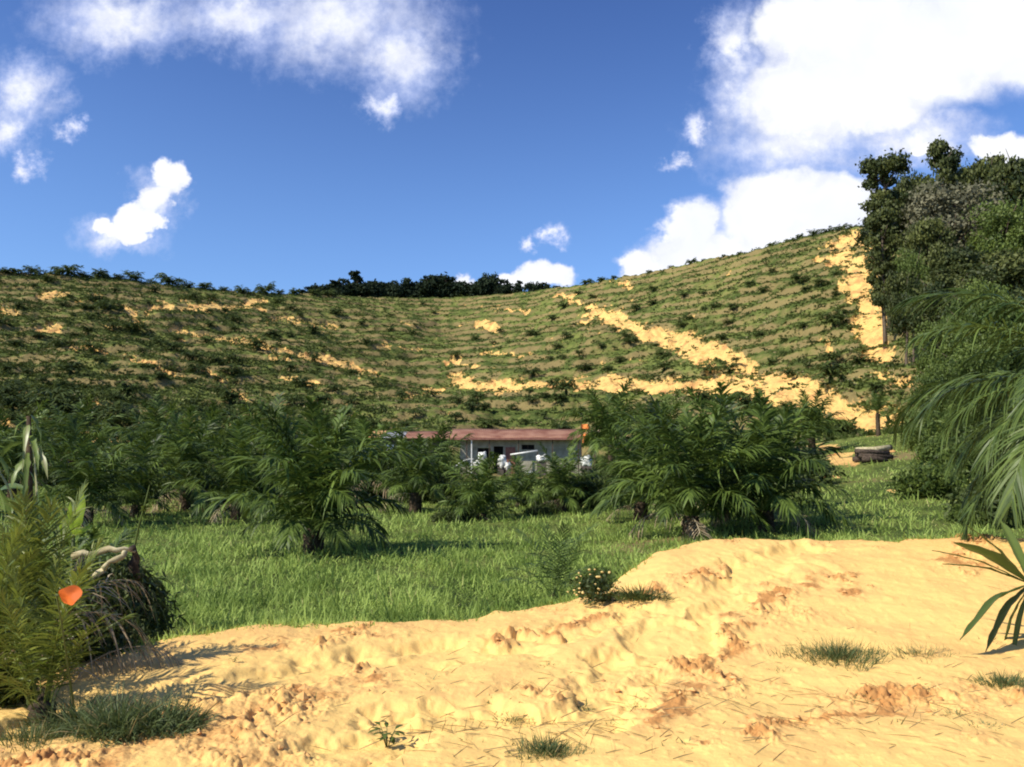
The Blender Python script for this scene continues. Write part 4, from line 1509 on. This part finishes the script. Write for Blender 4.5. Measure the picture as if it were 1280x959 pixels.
def tuft_mesh(seed, r, h, n, w, mat, dry=.1, spread=.9):
    rg = np.random.default_rng(seed)
    a = rg.uniform(0, 6.28, n)
    rad = r * rg.uniform(0, 1, n) ** .95 * (1 + (.18 * np.sin(3 * a + seed) + .14 * np.sin(7 * a + seed * 2)) * (n > 200))
    base = np.stack([np.cos(a) * rad, np.sin(a) * rad * .7, np.full(n, -.02)], -1)
    a2 = a + rg.normal(0, .9, n)
    b = rg.uniform(.1, 1, n) * spread
    d = norm(np.stack([np.cos(a2) * b, np.sin(a2) * b, np.ones(n)], -1))
    sd = norm(np.cross(d, rg.normal(size=(n, 3))))
    T = np.clip(rg.normal(.5, .25, n), 0, 1) + np.where(rg.uniform(0, 1, n) < dry, .8, 0)
    L = h * rg.uniform(.45, 1.1, n) * (1 - .35 * rad / r)
    V, F, T = strips(base, d, sd, L, np.full(n, w), rg.uniform(.1, .8, n) * spread, 3, lambda s: np.interp(s, [0, .4, 1], [.8, 1, .05]), T)
    return mesh_np('grass_tuft', V, F, mat, False, {'tint': T})


TUFTS = [
    # u, v, radius px, height px, blades, dryness, label
    (1045, 822, 62, 40, 900, .12, 'widest green grass tuft on the sand below the mound'),
    (1150, 818, 48, 26, 320, .85, 'dry brownish grass tuft right of the widest green one'),
    (682, 942, 46, 40, 600, .10, 'dense green grass tuft at the bottom centre of the sand'),
    (640, 896, 26, 16, 130, .35, 'thin grass tuft just above the dense bottom one'),
    (684, 832, 18, 14, 90, .3, 'small sparse tuft on the flat sand near centre'),
    (1162, 864, 28, 16, 130, .4, 'small green tuft halfway to the right edge'),
    (1196, 893, 34, 18, 150, .5, 'straggly tuft near the bottom right corner'),
    (1258, 856, 34, 34, 420, .1, 'green tuft under the split leaf palm at right edge'),
    (1020, 866, 40, 10, 110, .8, 'flat straw tuft below the widest green one'),
    (940, 872, 30, 8, 80, .7, 'flattened straw wisp left of the flat straw tuft'),
    (735, 938, 34, 12, 130, .75, 'dry wisp right of the dense bottom tuft'),
    (585, 905, 24, 10, 60, .7, 'dry wisp left of the thin tuft'),
    (980, 838, 20, 14, 90, .3, 'small tuft at the left foot of the widest tuft'),
    (1230, 905, 26, 16, 90, .5, 'small tuft closest to the bottom right corner'),
    (40, 925, 60, 40, 420, .25, 'grass tuft at the foot of the left palm seedling'),
]
for i, (u, v, r, h, n, dry, lab) in enumerate(TUFTS):
    p = bank_pt(u, v)
    s = p.y / 1000
    o = obj('grass_tuft', tuft_mesh(i + 50, r * s, h * s, n, .0048, M['tuft'], dry, 1.3 if h < 20 else .9))
    o.location = p
    tag(o, lab, 'grass tuft', 'grass tufts on the sand')

SPR = [(560, 862), (612, 872), (720, 878), (800, 880), (585, 925), (760, 905), (880, 868), (1085, 872), (960, 905), (430, 900), (380, 872), (1120, 905),
       (905, 790), (1000, 800), (530, 845), (340, 925), (1240, 800), (860, 930)]
sprig_mats = [tuft_mesh(200 + q, .07, .07, 26 + 6 * q, .0042, M['tuft'], .35, 1.5) for q in range(4)]
for i, (u, v) in enumerate(SPR):
    p = bank_pt(u, v)
    o = obj('grass_sprig', sprig_mats[i % 4])
    o.location = p
    o.rotation_euler = (0, 0, i * 1.3)
    o.scale = (1 + .5 * (i % 3),) * 3
    tag(o, 'thin straggly grass sprig on bare sand, ' + ('left third' if u < 500 else 'centre' if u < 820 else 'right third') + (' nearer' if v > 880 else ' farther'),
        'grass sprig', 'grass sprigs on the sand')

# grass clump by the left palm: four overlapping tussocks
for i, (u, v, r, h, n, lab) in enumerate([(205, 905, 50, 66, 900, 'rightmost dark green tussock of the left roadside clump'),
                                          (150, 912, 58, 88, 1100, 'middle tussock of the left roadside clump'),
                                          (98, 915, 54, 96, 900, 'tussock between palm seedling and middle tussock'),
                                          (240, 912, 20, 26, 220, 'smallest tussock at the right tip of the left clump')]):
    p = bank_pt(u, v)
    s = p.y / 1000
    o = obj('grass_tussock', tuft_mesh(i + 80, r * s, h * s, n, .0075, M['tuft'], .12, 1.35))
    o.location = p
    tag(o, lab, 'tussock', 'tussocks beside the left palm')


# small weed seedling on sand
def broad_weed(name, loc, s, n, mat, label, cat, seed, stem_h=.6, group=None):
    rg = np.random.default_rng(seed)
    root = empty(name, loc, 0)
    tag(root, label, cat, group)
    parts, lv = [], []
    for i in range(n):
        a = rg.uniform(0, 6.28)
        l = s * rg.uniform(.5, 1)
        tip = np.array([math.cos(a) * l * .5, math.sin(a) * l * .5, l * stem_h + s * .2])
        V, F = tube([(0, 0, -.02), tip * .5 + [0, 0, s * .05], tip], [s * .02, s * .015, s * .008], 5)
        parts.append((V, F, .2))
        for k in range(3):
            b = tip * (1 - .22 * k)
            aa = a + rg.normal(0, .9)
            lv.append((b, np.array([math.cos(aa), math.sin(aa), rg.uniform(-.1, .6)])))
    V, F, T = cat_mesh(parts)
    obj('stem', mesh_np('stem', V, F, M['tuft'], True, {'tint': T}), root)
    B = np.array([l[0] for l in lv])
    D = norm(np.array([l[1] for l in lv]))
    side = norm(np.cross(D, [0, 0, 1.]))
    V, F, T = strips(B, D, side, np.full(len(B), s * .42), np.full(len(B), s * .17), np.full(len(B), .35), 4,
                     lambda q: np.interp(q, [0, .3, .7, 1], [.15, 1, .75, .03]), np.clip(rg.normal(.6, .2, len(B)), 0, 1))
    obj('leaves', mesh_np('leaves', V, F, mat, False, {'tint': T}), root)
    return root


broad_weed('weed_seedling', bank_pt(484, 934), .17, 7, M['tree_green'], 'small broad leaved weed seedling on the sand at bottom', 'weed', 3)
broad_weed('weed_seedling', bank_pt(292, 828), .06, 4, M['tree_green'], 'tiny green weed on the sand left of centre', 'weed', 4)

# straw and twigs strewn on the sand
n = 560
uu = np.concatenate([RNG.normal(660, 110, n // 2), RNG.normal(1060, 120, n // 4), RNG.uniform(260, 1270, n - n // 2 - n // 4)])
vv = np.concatenate([RNG.normal(885, 26, n // 2), RNG.normal(860, 32, n // 4), RNG.uniform(780, 955, n - n // 2 - n // 4)])
tY = 1.62 / np.clip((vv - 560) / 1000, .2, .42)
tX = (uu - 640) / 1000 * tY
tZ = H(tX, tY) + .006
ta = RNG.uniform(0, math.pi, n)
D = np.stack([np.cos(ta), np.sin(ta) * .8, RNG.uniform(-.05, .25, n)], -1)
S = np.stack([-np.sin(ta), np.cos(ta), np.zeros(n)], -1) * .4 + np.array([0, 0, .9])
V, F, T = strips(np.stack([tX, tY, tZ], -1), norm(D), norm(S), RNG.uniform(.04, .20, n), np.full(n, .0055), np.full(n, .05), 2,
                 lambda s: np.array([.7, 1, .3]), RNG.uniform(0, 1, n))
tag(obj('straw_litter', mesh_np('straw_litter', V, F, M['straw'], False, {'tint': T})), 'dry straw and twigs strewn over the yellow sand', 'litter', kind='stuff')
# crumbs of earth on the rough strips
n = 5200
cX = RNG.uniform(-4.4, 6.8, n)
cY = RNG.uniform(3.8, 10.5, n)
ro, tr_ = sand_masks(cX, cY)
keep = (ro > RNG.uniform(.15, 1.0, n)) & (cY < smooth_interp(cX / cY, EA, EY)) & (np.abs(cX) < .72 * cY)
cX, cY = cX[keep], cY[keep]
cZ = H(cX, cY)
m = len(cX)
ico = np.array([(0, 0, 1), (.9, 0, .1), (.2, .85, 0), (-.75, .5, .1), (-.7, -.55, 0), (.3, -.85, .1), (0, 0, -.8)])
icf = np.array([(0, 1, 2), (0, 2, 3), (0, 3, 4), (0, 4, 5), (0, 5, 1), (6, 2, 1), (6, 3, 2), (6, 4, 3), (6, 5, 4), (6, 1, 5)])
sz = RNG.uniform(.006, .024, m) * np.where(RNG.uniform(0, 1, m) < .10, RNG.uniform(1.5, 3.0, m), 1)
V = np.stack([cX, cY, cZ], -1)[:, None] + (ico[None] + RNG.normal(0, .16, (m, 7, 3))) * sz[:, None, None] * np.array([1.2, 1.2, .8])
F = (np.arange(m)[:, None, None] * 7 + icf[None]).reshape(-1, 3)
tag(obj('earth_crumbs', mesh_np('earth_crumbs', V.reshape(-1, 3), F, M['clod'], False)), 'crumbled orange earth lying on the churned strips of sand', 'crumbs', kind='stuff')

# seedling palm at the field edge
FAM_S = family('seed', M['palm_near'], 1.55, .42, .022, 26, 3, [(82, 25), (74, 45), (62, 55), (48, 60)], 2, fluff=.2, ldroop=.2, rr=.012, petiole=.22)
x = at(692, 745, 16).x
palm((x, 16.0, ground(x, 16.0)), .98, 13, .18, 'young feathery palm in the grass behind the yellow flowered shrub', None, FAM_S, (0, 1, 2, 3), seed=60, tr=.07, dry=0, name='palm_seedling')
# weeds behind it
for i, (u, Yv, s, lab) in enumerate([(790, 17.5, .75, 'leafy bush in the grass right of the young feathery palm'), (835, 19, .8, 'leafy bush at the left foot of the palm clump'),
                                     (745, 18, .6, 'small bush close behind the yellow flowered shrub'), (878, 20, .55, 'small bush at the foot of the palm clump')]):
    x = (u - 640) / 1000 * Yv
    bush((x, Yv, ground(x, Yv) - .1), s, lab, None, BUSHG, .8)

# yellow flowered shrub on the bank edge
p = bank_pt(748, 752)
sh = empty('flowering_shrub', tuple(p))
tag(sh, 'low dark shrub with pale yellow blossoms on the bank edge', 'shrub')
obj('foliage', bush_mesh(71, .30, .34, 1400, .024), sh)
rg = np.random.default_rng(5)
fl = []
for i in range(34):
    d = norm(rg.normal(size=3))
    c = np.array([d[0] * .28 - .03, -abs(d[1]) * .22, abs(d[2]) * .25 + .08])
    k9 = rg.uniform(.6, 1.1)
    V, F = tube([c, c + [0, 0, .012 * k9], c + [0, 0, .02 * k9]], [.008 * k9, .020 * k9, .004], 6)
    fl.append((V, F, 0))
V, F, T = cat_mesh(fl)
tag(obj('blossoms', mesh_np('blossoms', V, F, M['flower'], True), sh), kind='stuff')
p = bank_pt(800, 746)
o = obj('fern_tuft', tuft_mesh(97, .26, .24, 500, .010, M['bush'], .02, 1.2))
o.location = p
tag(o, 'dark spiky tuft right of the yellow flowered shrub', 'tuft')

# ---------------- the near palm at right
p0 = at(1464, 560, 9.6)
gr = ground(p0.x, p0.y)
palm((p0.x, p0.y, gr), .78, 58, 1.45, 'large near oil palm whose fronds reach in from the right edge', None, FAM_NEAR, (1, 2, 2, 3, 3, 4), seed=3, dry=0, tr=.3, name='near_oil_palm')


# split leaf palm seedling at the right edge
def blade_leaf(name, pts, wid, mat, parent, tint=.4, fold=.25, twist=0.0, torn=0.0):
    """a broad undivided leaf following pts, creased along the middle"""
    pts = np.array(pts, float)
    t = np.linspace(0, 1, len(pts))
    tt = np.linspace(0, 1, 14)
    C = np.stack([np.interp(tt, t, pts[:, k]) for k in range(3)], -1)
    C[1:-1] = (C[:-2] + C[1:-1] * 2 + C[2:]) / 4
    tan = norm(np.gradient(C, axis=0))
    sd = norm(np.cross(tan, np.array([0.0, math.sin(twist), math.cos(twist)])))
    up = np.cross(sd, tan)
    w = wid * np.interp(tt, [0, .12, .45, .8, 1], [.12, .45, 1, .7, .02]) / 2 * (1 + torn * np.array([random.uniform(-.55, .35) for _ in tt]))
    V = []
    for i in range(14):
        for q in (-1, -.5, 0, .5, 1):
            V.append(C[i] + sd[i] * w[i] * q + up[i] * (abs(q) * w[i] * fold + .004 * math.sin(i * 2.1 + q * 5)))
    F = []
    for i in range(13):
        for j in range(4):
            a = i * 5 + j
            F.append((a, a + 1, a + 6, a + 5))
    n = len(V)
    return obj(name, mesh_np(name, np.array(V), np.array(F), mat, True, {'tint': np.full(n, tint) + np.tile([0, .1, .35, .1, 0], 14)}), parent)


Ys_ = 6.6
cen = at(1288, 730, Ys_)
sp = empty('split_leaf_palm', tuple(cen))
tag(sp, 'small palm seedling with broad pointed leaves at the right edge', 'palm seedling')
gz_ = ground(cen.x, cen.y)
V, F = tube([(0, 0, gz_ - cen.z - .05), (.01, 0, -.2), (0, 0, 0), (0, 0, .05)], [.03, .022, .018, .01], 8)
obj('stem', mesh_np('stem', V, F, M['palm_young'], True, {'tint': np.full(len(V), .4)}), sp)
for i, (u, v, dy, w, ti) in enumerate([(1192, 678, -.25, .075, .3), (1205, 655, .1, .05, .5), (1165, 688, .25, .03, .4), (1178, 705, -.1, .03, .5), (1200, 800, -.35, .085, .1),
                                       (1232, 815, -.2, .07, .15), (1262, 838, .05, .03, .3), (1248, 828, .2, .06, .0), (1300, 660, -.1, .09, .4), (1250, 650, .3, .06, .5),
                                       (1330, 720, -.2, .09, .3), (1320, 810, -.1, .09, .2)]):
    e = at(u, v, Ys_ + dy) - cen
    mid = e * .5 + Vector((0, 0, abs(e.length) * (.10 if v > 745 else .06)))
    blade_leaf('leaf', [(0, 0, 0), tuple(mid * .55), tuple(mid), tuple(e * .8 + Vector((0, 0, .02))), tuple(e)], w * 1.6, M['palm_near'], sp, ti, .35, random.uniform(-.5, .5))

# ---------------- left foreground
# palm seedling
FAM_L = family('left', M['palm_young'], 1.35, .36, .020, 34, 4, [(88, 12), (82, 24), (75, 36), (66, 50)], 2, fluff=.25, ldroop=.3, rr=.011, petiole=.22)
p = bank_pt(52, 905)
palm((p.x, p.y, p.z), .72, 14, .12, 'yellow green palm seedling at the bottom left corner', None, FAM_L, (0, 1, 1, 2, 3), seed=8, tr=.07, dry=0, name='palm_seedling')
p = bank_pt(-25, 880)
palm((p.x, p.y, p.z), .72, 14, .12, 'palm seedling cut by the left edge', None, FAM_L, (0, 1, 2, 3), seed=9, tr=.07, dry=0, name='palm_seedling')
p = bank_pt(35, 850)
palm((p.x, p.y, p.z), .84, 13, .15, 'taller palm seedling standing behind the corner one', None, FAM_L, (0, 0, 1, 1, 2), seed=14, tr=.07, dry=0, name='palm_seedling')
# dry fronds standing behind
DRS = [frond_mesh('dry_frond', M['dry'], L=1.2, elev0=e, curl=c, n=26, leaf=.34, lw=.014, nseg=3, seed=s, fluff=.4, ldroop=1.0, rr=.010) for e, c, s in
       ((75, 95, 3), (40, 90, 6), (62, 120, 9))]
for i, (u, v, rz, k, s, lab) in enumerate([(30, 860, 1.2, 0, 1.0, 'pale dried frond arching over behind the left seedling'), (-10, 850, .2, 2, 1.05, 'pale dried frond bent at the left edge'),
                                           (90, 845, .3, 1, .7, 'brown dry frond lying right of the left seedling'), (125, 850, 3.4, 1, .6, 'brown dry frond under the log heap')]):
    p = bank_pt(u, v)
    o = obj('dry_frond', DRS[k])
    o.location = p
    o.rotation_euler = (0, 0, rz)
    o.scale = (s,) * 3
    tag(o, lab, 'dry frond', 'dry fronds at the left')

# orange leaf
Yo = 4.5
c0 = at(86, 745, Yo)
V = []
F = []
n = 22
V.append((0, 0, 0))
for ring, rr_ in ((1, .5), (2, 1.0)):
    for j in range(n):
        a = 2 * math.pi * j / n
        r_ = .057 * rr_ * (1 + .05 * math.sin(2 * a + .5) + .06 * math.sin(5 * a + 1) + .03 * math.sin(11 * a))
        V.append((r_ * math.cos(a) * 1.05, .022 * math.sin(2 * a) * rr_ + .012 * rr_, r_ * math.sin(a) * .95))
for j in range(n):
    F.append((0, 1 + j, 1 + (j + 1) % n, 1 + (j + 1) % n))
V2 = np.array(V)
tri = np.array([(0, 1 + j, 1 + (j + 1) % n) for j in range(n)] + [(1 + j, 1 + n + j, 1 + n + (j + 1) % n) for j in range(n)]
               + [(1 + j, 1 + n + (j + 1) % n, 1 + (j + 1) % n) for j in range(n)])
ol = empty('orange_leaf', tuple(c0))
tag(ol, 'round bright orange leaf held up among the left palm fronds', 'orange leaf')
me = mesh_np('leaf_blade', V2, tri, M['orange'], True, {'tint': np.full(len(V2), .5)})
obj('leaf_blade', me, ol)
gp = ground(c0.x, c0.y)
V, F = tube([(-.055, 0, 0), (-.075, .01, .008), (-.09, .10, -.16), (-.10, .33, gp - c0.z)], [.004, .005, .005, .007], 6)
obj('stalk', mesh_np('stalk', V, F, M['tuft'], True, {'tint': np.full(len(V), .5)}), ol)

# heap of grubbed out logs overgrown with weeds
hp = at(138, 770, 7.4)
gh = ground(hp.x, 7.4)
heap = empty('log_heap', (hp.x, 7.4, gh))
tag(heap, 'heap of pale broken logs overgrown with dark weeds at left', 'log heap')


def hpt(u, v, dy=0.0):
    q = at(u, v, 7.4 + dy)
    return (q.x - hp.x, dy, q.z - gh)


for i, (a, b, r1, r2) in enumerate([(hpt(90, 694, -.15), hpt(168, 687, -.1), .035, .022), (hpt(112, 722, -.3), hpt(156, 690, -.15), .022, .03),
                                    (hpt(165, 684, -.1), hpt(170, 735, .05), .030, .055), (hpt(100, 700, .1), hpt(96, 800, .1), .05, .07),
                                    (hpt(80, 740, -.1), hpt(180, 770, 0), .06, .05), (hpt(180, 720, .3), hpt(110, 790, .1), .05, .06)]):
    a, b = np.array(a), np.array(b)
    q = np.linspace(0, 1, 8)[:, None]
    P = a * (1 - q) + b * q + RNG.normal(0, .016, (8, 3))
    V, F = tube(P, np.linspace(r1, r2, 8) * RNG.uniform(.6, 1.25, 8), 9)
    o = obj('log', mesh_np('log', V, F, M['wood_pale'] if i < 2 else M['wood_dark'], True), heap)
rg = np.random.default_rng(12)
n = 2600
n = 5200
c = rg.normal(size=(n, 3)) * [.24, .24, .16]
c[:, 0] = np.clip(c[:, 0], -.42, .42)
c[:, 2] = rg.uniform(0, 1.22, n)
q_ = at(140, 770, 7.4)
c[:, 0] += 0.02
c[:, 2] = np.minimum(c[:, 2], 1.26 - c[:, 0] ** 2 * 2.2 - np.abs(c[:, 1]) * .3 - rg.uniform(0, .2, n))
d = norm(rg.normal(size=(n, 3)) + [0.2, -.3, -.2])
sd = norm(np.cross(d, rg.normal(size=(n, 3))))
V, F, T = strips(c, d, sd, rg.uniform(.04, .16, n), rg.uniform(.010, .032, n), rg.uniform(.2, .9, n), 2, lambda s: np.array([.5, 1, .05]), np.clip(rg.normal(.3, .3, n), 0, 1) + (rg.uniform(0, 1, n) < .06) * .7)
tag(obj('creeper', mesh_np('creeper', V, F, M['bush'], False, {'tint': T}), heap), kind='stuff')
# low dark bushes around the heap
for i, (u, v, Yb, s, lab) in enumerate([(168, 800, 7.0, .30, 'small dark bush right of the log heap on the bank'), (60, 760, 7.8, .65, 'dark bush left of the log heap behind the seedling'),
                                        (5, 760, 8.2, .8, 'dark bush at the left edge behind the seedlings'), (20, 800, 6.3, .60, 'low dark bush close behind the corner seedlings'),
                                        (92, 800, 6.5, .48, 'low dark bush between seedling and log heap'), (-10, 850, 5.4, .34, 'low dark bush at the left edge by the seedlings'), (120, 690, 9.5, .75, 'dark bush behind the pale top log')]):
    x = at(u, v, Yb).x
    bush((x, Yb, ground(x, Yb) - .05), s, lab, None, BUSH, 1.0)

# thin stalk rising from the heap
st = empty('bare_stalk', (hp.x, 7.5, gh))
tag(st, 'thin pale stalk with a leafy knot rising right of the logs', 'stalk')
a, b = np.array(hpt(167, 690, .1)), np.array(hpt(187, 606, .1))
P = np.array([a + [0, 0, -.6], a, a * .6 + b * .4 + [-.01, 0, 0], a * .3 + b * .7, b]) - [0, .1, 0]
V, F = tube(P, [.012, .011, .009, .008, .003], 6)
obj('stem', mesh_np('stem', V, F, M['tree_green'], True, {'tint': np.full(len(V), .7)}), st)
kk = P[3] - [.0, 0, .03]
rg = np.random.default_rng(2)
n = 16
d = norm(rg.normal(size=(n, 3)) + [0, 0, .2])
V, F, T = strips(np.repeat(kk[None], n, 0), d, norm(np.cross(d, rg.normal(size=(n, 3)))), rg.uniform(.03, .08, n), np.full(n, .028), np.full(n, .3), 2,
                 lambda s: np.array([.4, 1, .05]), np.full(n, .9))
obj('leaves', mesh_np('leaves', V, F, M['tree_green'], False, {'tint': T}), st)

# banana plants at the left edge
def banana(u_base, Yb, top_v, lean_u, leaves, label, mat, stem_r=.065):
    base = at(u_base, 700, Yb)
    gz = ground(base.x, Yb)
    tp = at(lean_u, top_v, Yb)
    root = empty('banana_plant', (base.x, Yb, gz))
    tag(root, label, 'banana plant')
    t3 = np.array([tp.x - base.x, 0, tp.z - gz])
    P = np.array([(0, 0, -.1), t3 * .33 + [.02, 0, 0], t3 * .66 + [.02, 0, 0], t3])
    V, F = tube(P, [stem_r * 1.2, stem_r, stem_r * .8, stem_r * .35], 10)
    obj('stem', mesh_np('stem', V, F, M['palm_trunk'], True, {'tint': np.full(len(V), .15)}), root)
    for (fr, u, v, dy, w, ti) in leaves:
        s0 = Vector(tuple(t3 * fr))
        e = at(u, v, Yb + dy)
        e = Vector((e.x - base.x, dy, e.z - gz))
        mid = (s0 + e) * .5 + Vector((0, 0, .25 * (e - s0).length))
        blade_leaf('leaf', [tuple(s0), tuple(s0 * .6 + mid * .4 + Vector((0, 0, .03))), tuple(mid), tuple(mid * .35 + e * .65 + Vector((0, 0, .06))), tuple(e)],
                   w * .72, mat, root, ti, .2, random.uniform(-.8, .8), .8)
    return root


banana(38, 9.0, 520, 36, [(1.0, 52, 560, -.2, .10, .2), (.98, 18, 545, .1, .10, .8), (.9, 60, 600, -.3, .09, 1.2), (.85, 14, 610, -.2, .12, .9), (.8, 70, 640, .1, .12, .1),
                          (.7, 10, 650, -.3, .13, .7), (.92, 46, 640, -.35, .08, 1.4), (.75, -20, 640, .2, .2, .2), (.6, 75, 690, -.1, .16, .3), (.6, -15, 690, -.1, .18, .9), (.97, 28, 590, -.3, .09, 1.1), (.93, 48, 590, -.3, .09, .6), (.88, 30, 640, -.35, .10, .9),
                          (.82, 52, 680, -.35, .11, .3), (.78, 24, 700, -.35, .12, .5), (.7, 50, 720, -.3, .14, .2), (.95, 70, 575, .2, .08, .1), (.9, 0, 575, .1, .10, .3)],
       'tall ragged banana stem with torn hanging leaves at the left edge', M['banana'], .065)
banana(-30, 8.4, 560, -25, [(1.0, 12, 600, .1, .12, .8), (.9, 8, 650, -.2, .12, .4), (.9, 26, 690, .1, .13, .2), (.95, 20, 640, -.1, .08, 1.4), (.8, -60, 640, .1, .2, .5), (1, -40, 520, .1, .15, .7), (.85, 2, 700, .2, .1, .9)],
       'second banana plant mostly past the left edge', M['banana'])
yb = at(92, 668, 8.0)
yl = empty('banana_sucker', (yb.x, 8.0, ground(yb.x, 8.0)))
tag(yl, 'young banana sucker with glowing yellow green leaf above the logs', 'banana sucker')
g8 = ground(yb.x, 8.0)
V, F = tube([(0, 0, -.05), (0, 0, (yb.z - g8) * .5), (0, 0, yb.z - g8)], [.04, .03, .015], 8)
obj('stem', mesh_np('stem', V, F, M['bush'], True, {'tint': np.full(len(V), .5)}), yl)
for (u, v, u2, v2, w, dy) in ((104, 615, 98, 650, .10, 0), (88, 628, 88, 650, .07, -.05), (76, 650, 80, 672, .06, -.1), (112, 655, 104, 664, .05, .05)):
    e, m_ = at(u, v, 8.0 + dy), at(u2, v2, 8.0)
    z0_ = yb.z - g8
    blade_leaf('leaf', [(0, 0, z0_ - .02), ((m_.x - yb.x) * .5, 0, (m_.z + yb.z) / 2 - g8), (m_.x - yb.x, -.02, m_.z - g8), ((e.x + m_.x) / 2 - yb.x + .01, dy, (e.z + m_.z) / 2 - g8), (e.x - yb.x, dy, e.z - g8)],
               w, M['yellow_leaf'], yl, .6, .15, 1.3)
for i, (u, Yb, s, n_, lab) in enumerate([(62, 10.2, .52, 26, 'small dark palm between banana stem and yellow green leaf'), (4, 9.6, .55, 26, 'small dark palm at the left edge by the banana stem'),
                                         (118, 12.0, .50, 22, 'small palm behind the thin stalk and logs')]):
    x = (u - 640) / 1000 * Yb
    palm((x, Yb, ground(x, Yb)), s, n_, .3, lab, None, seed=120 + i, tr=.12, dry=1)
# more greenery in the left corner
for i, (u, Yb, s, lab) in enumerate([(20, 10.5, 1.25, 'leafy green bush under the banana stem'), (95, 11.5, 1.0, 'leafy green bush behind the yellow green leaf'),
                                     (-40, 9.5, 1.1, 'leafy green bush beyond the left edge')]):
    x = (u - 640) / 1000 * Yb
    bush((x, Yb, ground(x, Yb) - .05), s, lab, None, BUSHG, 1.1)
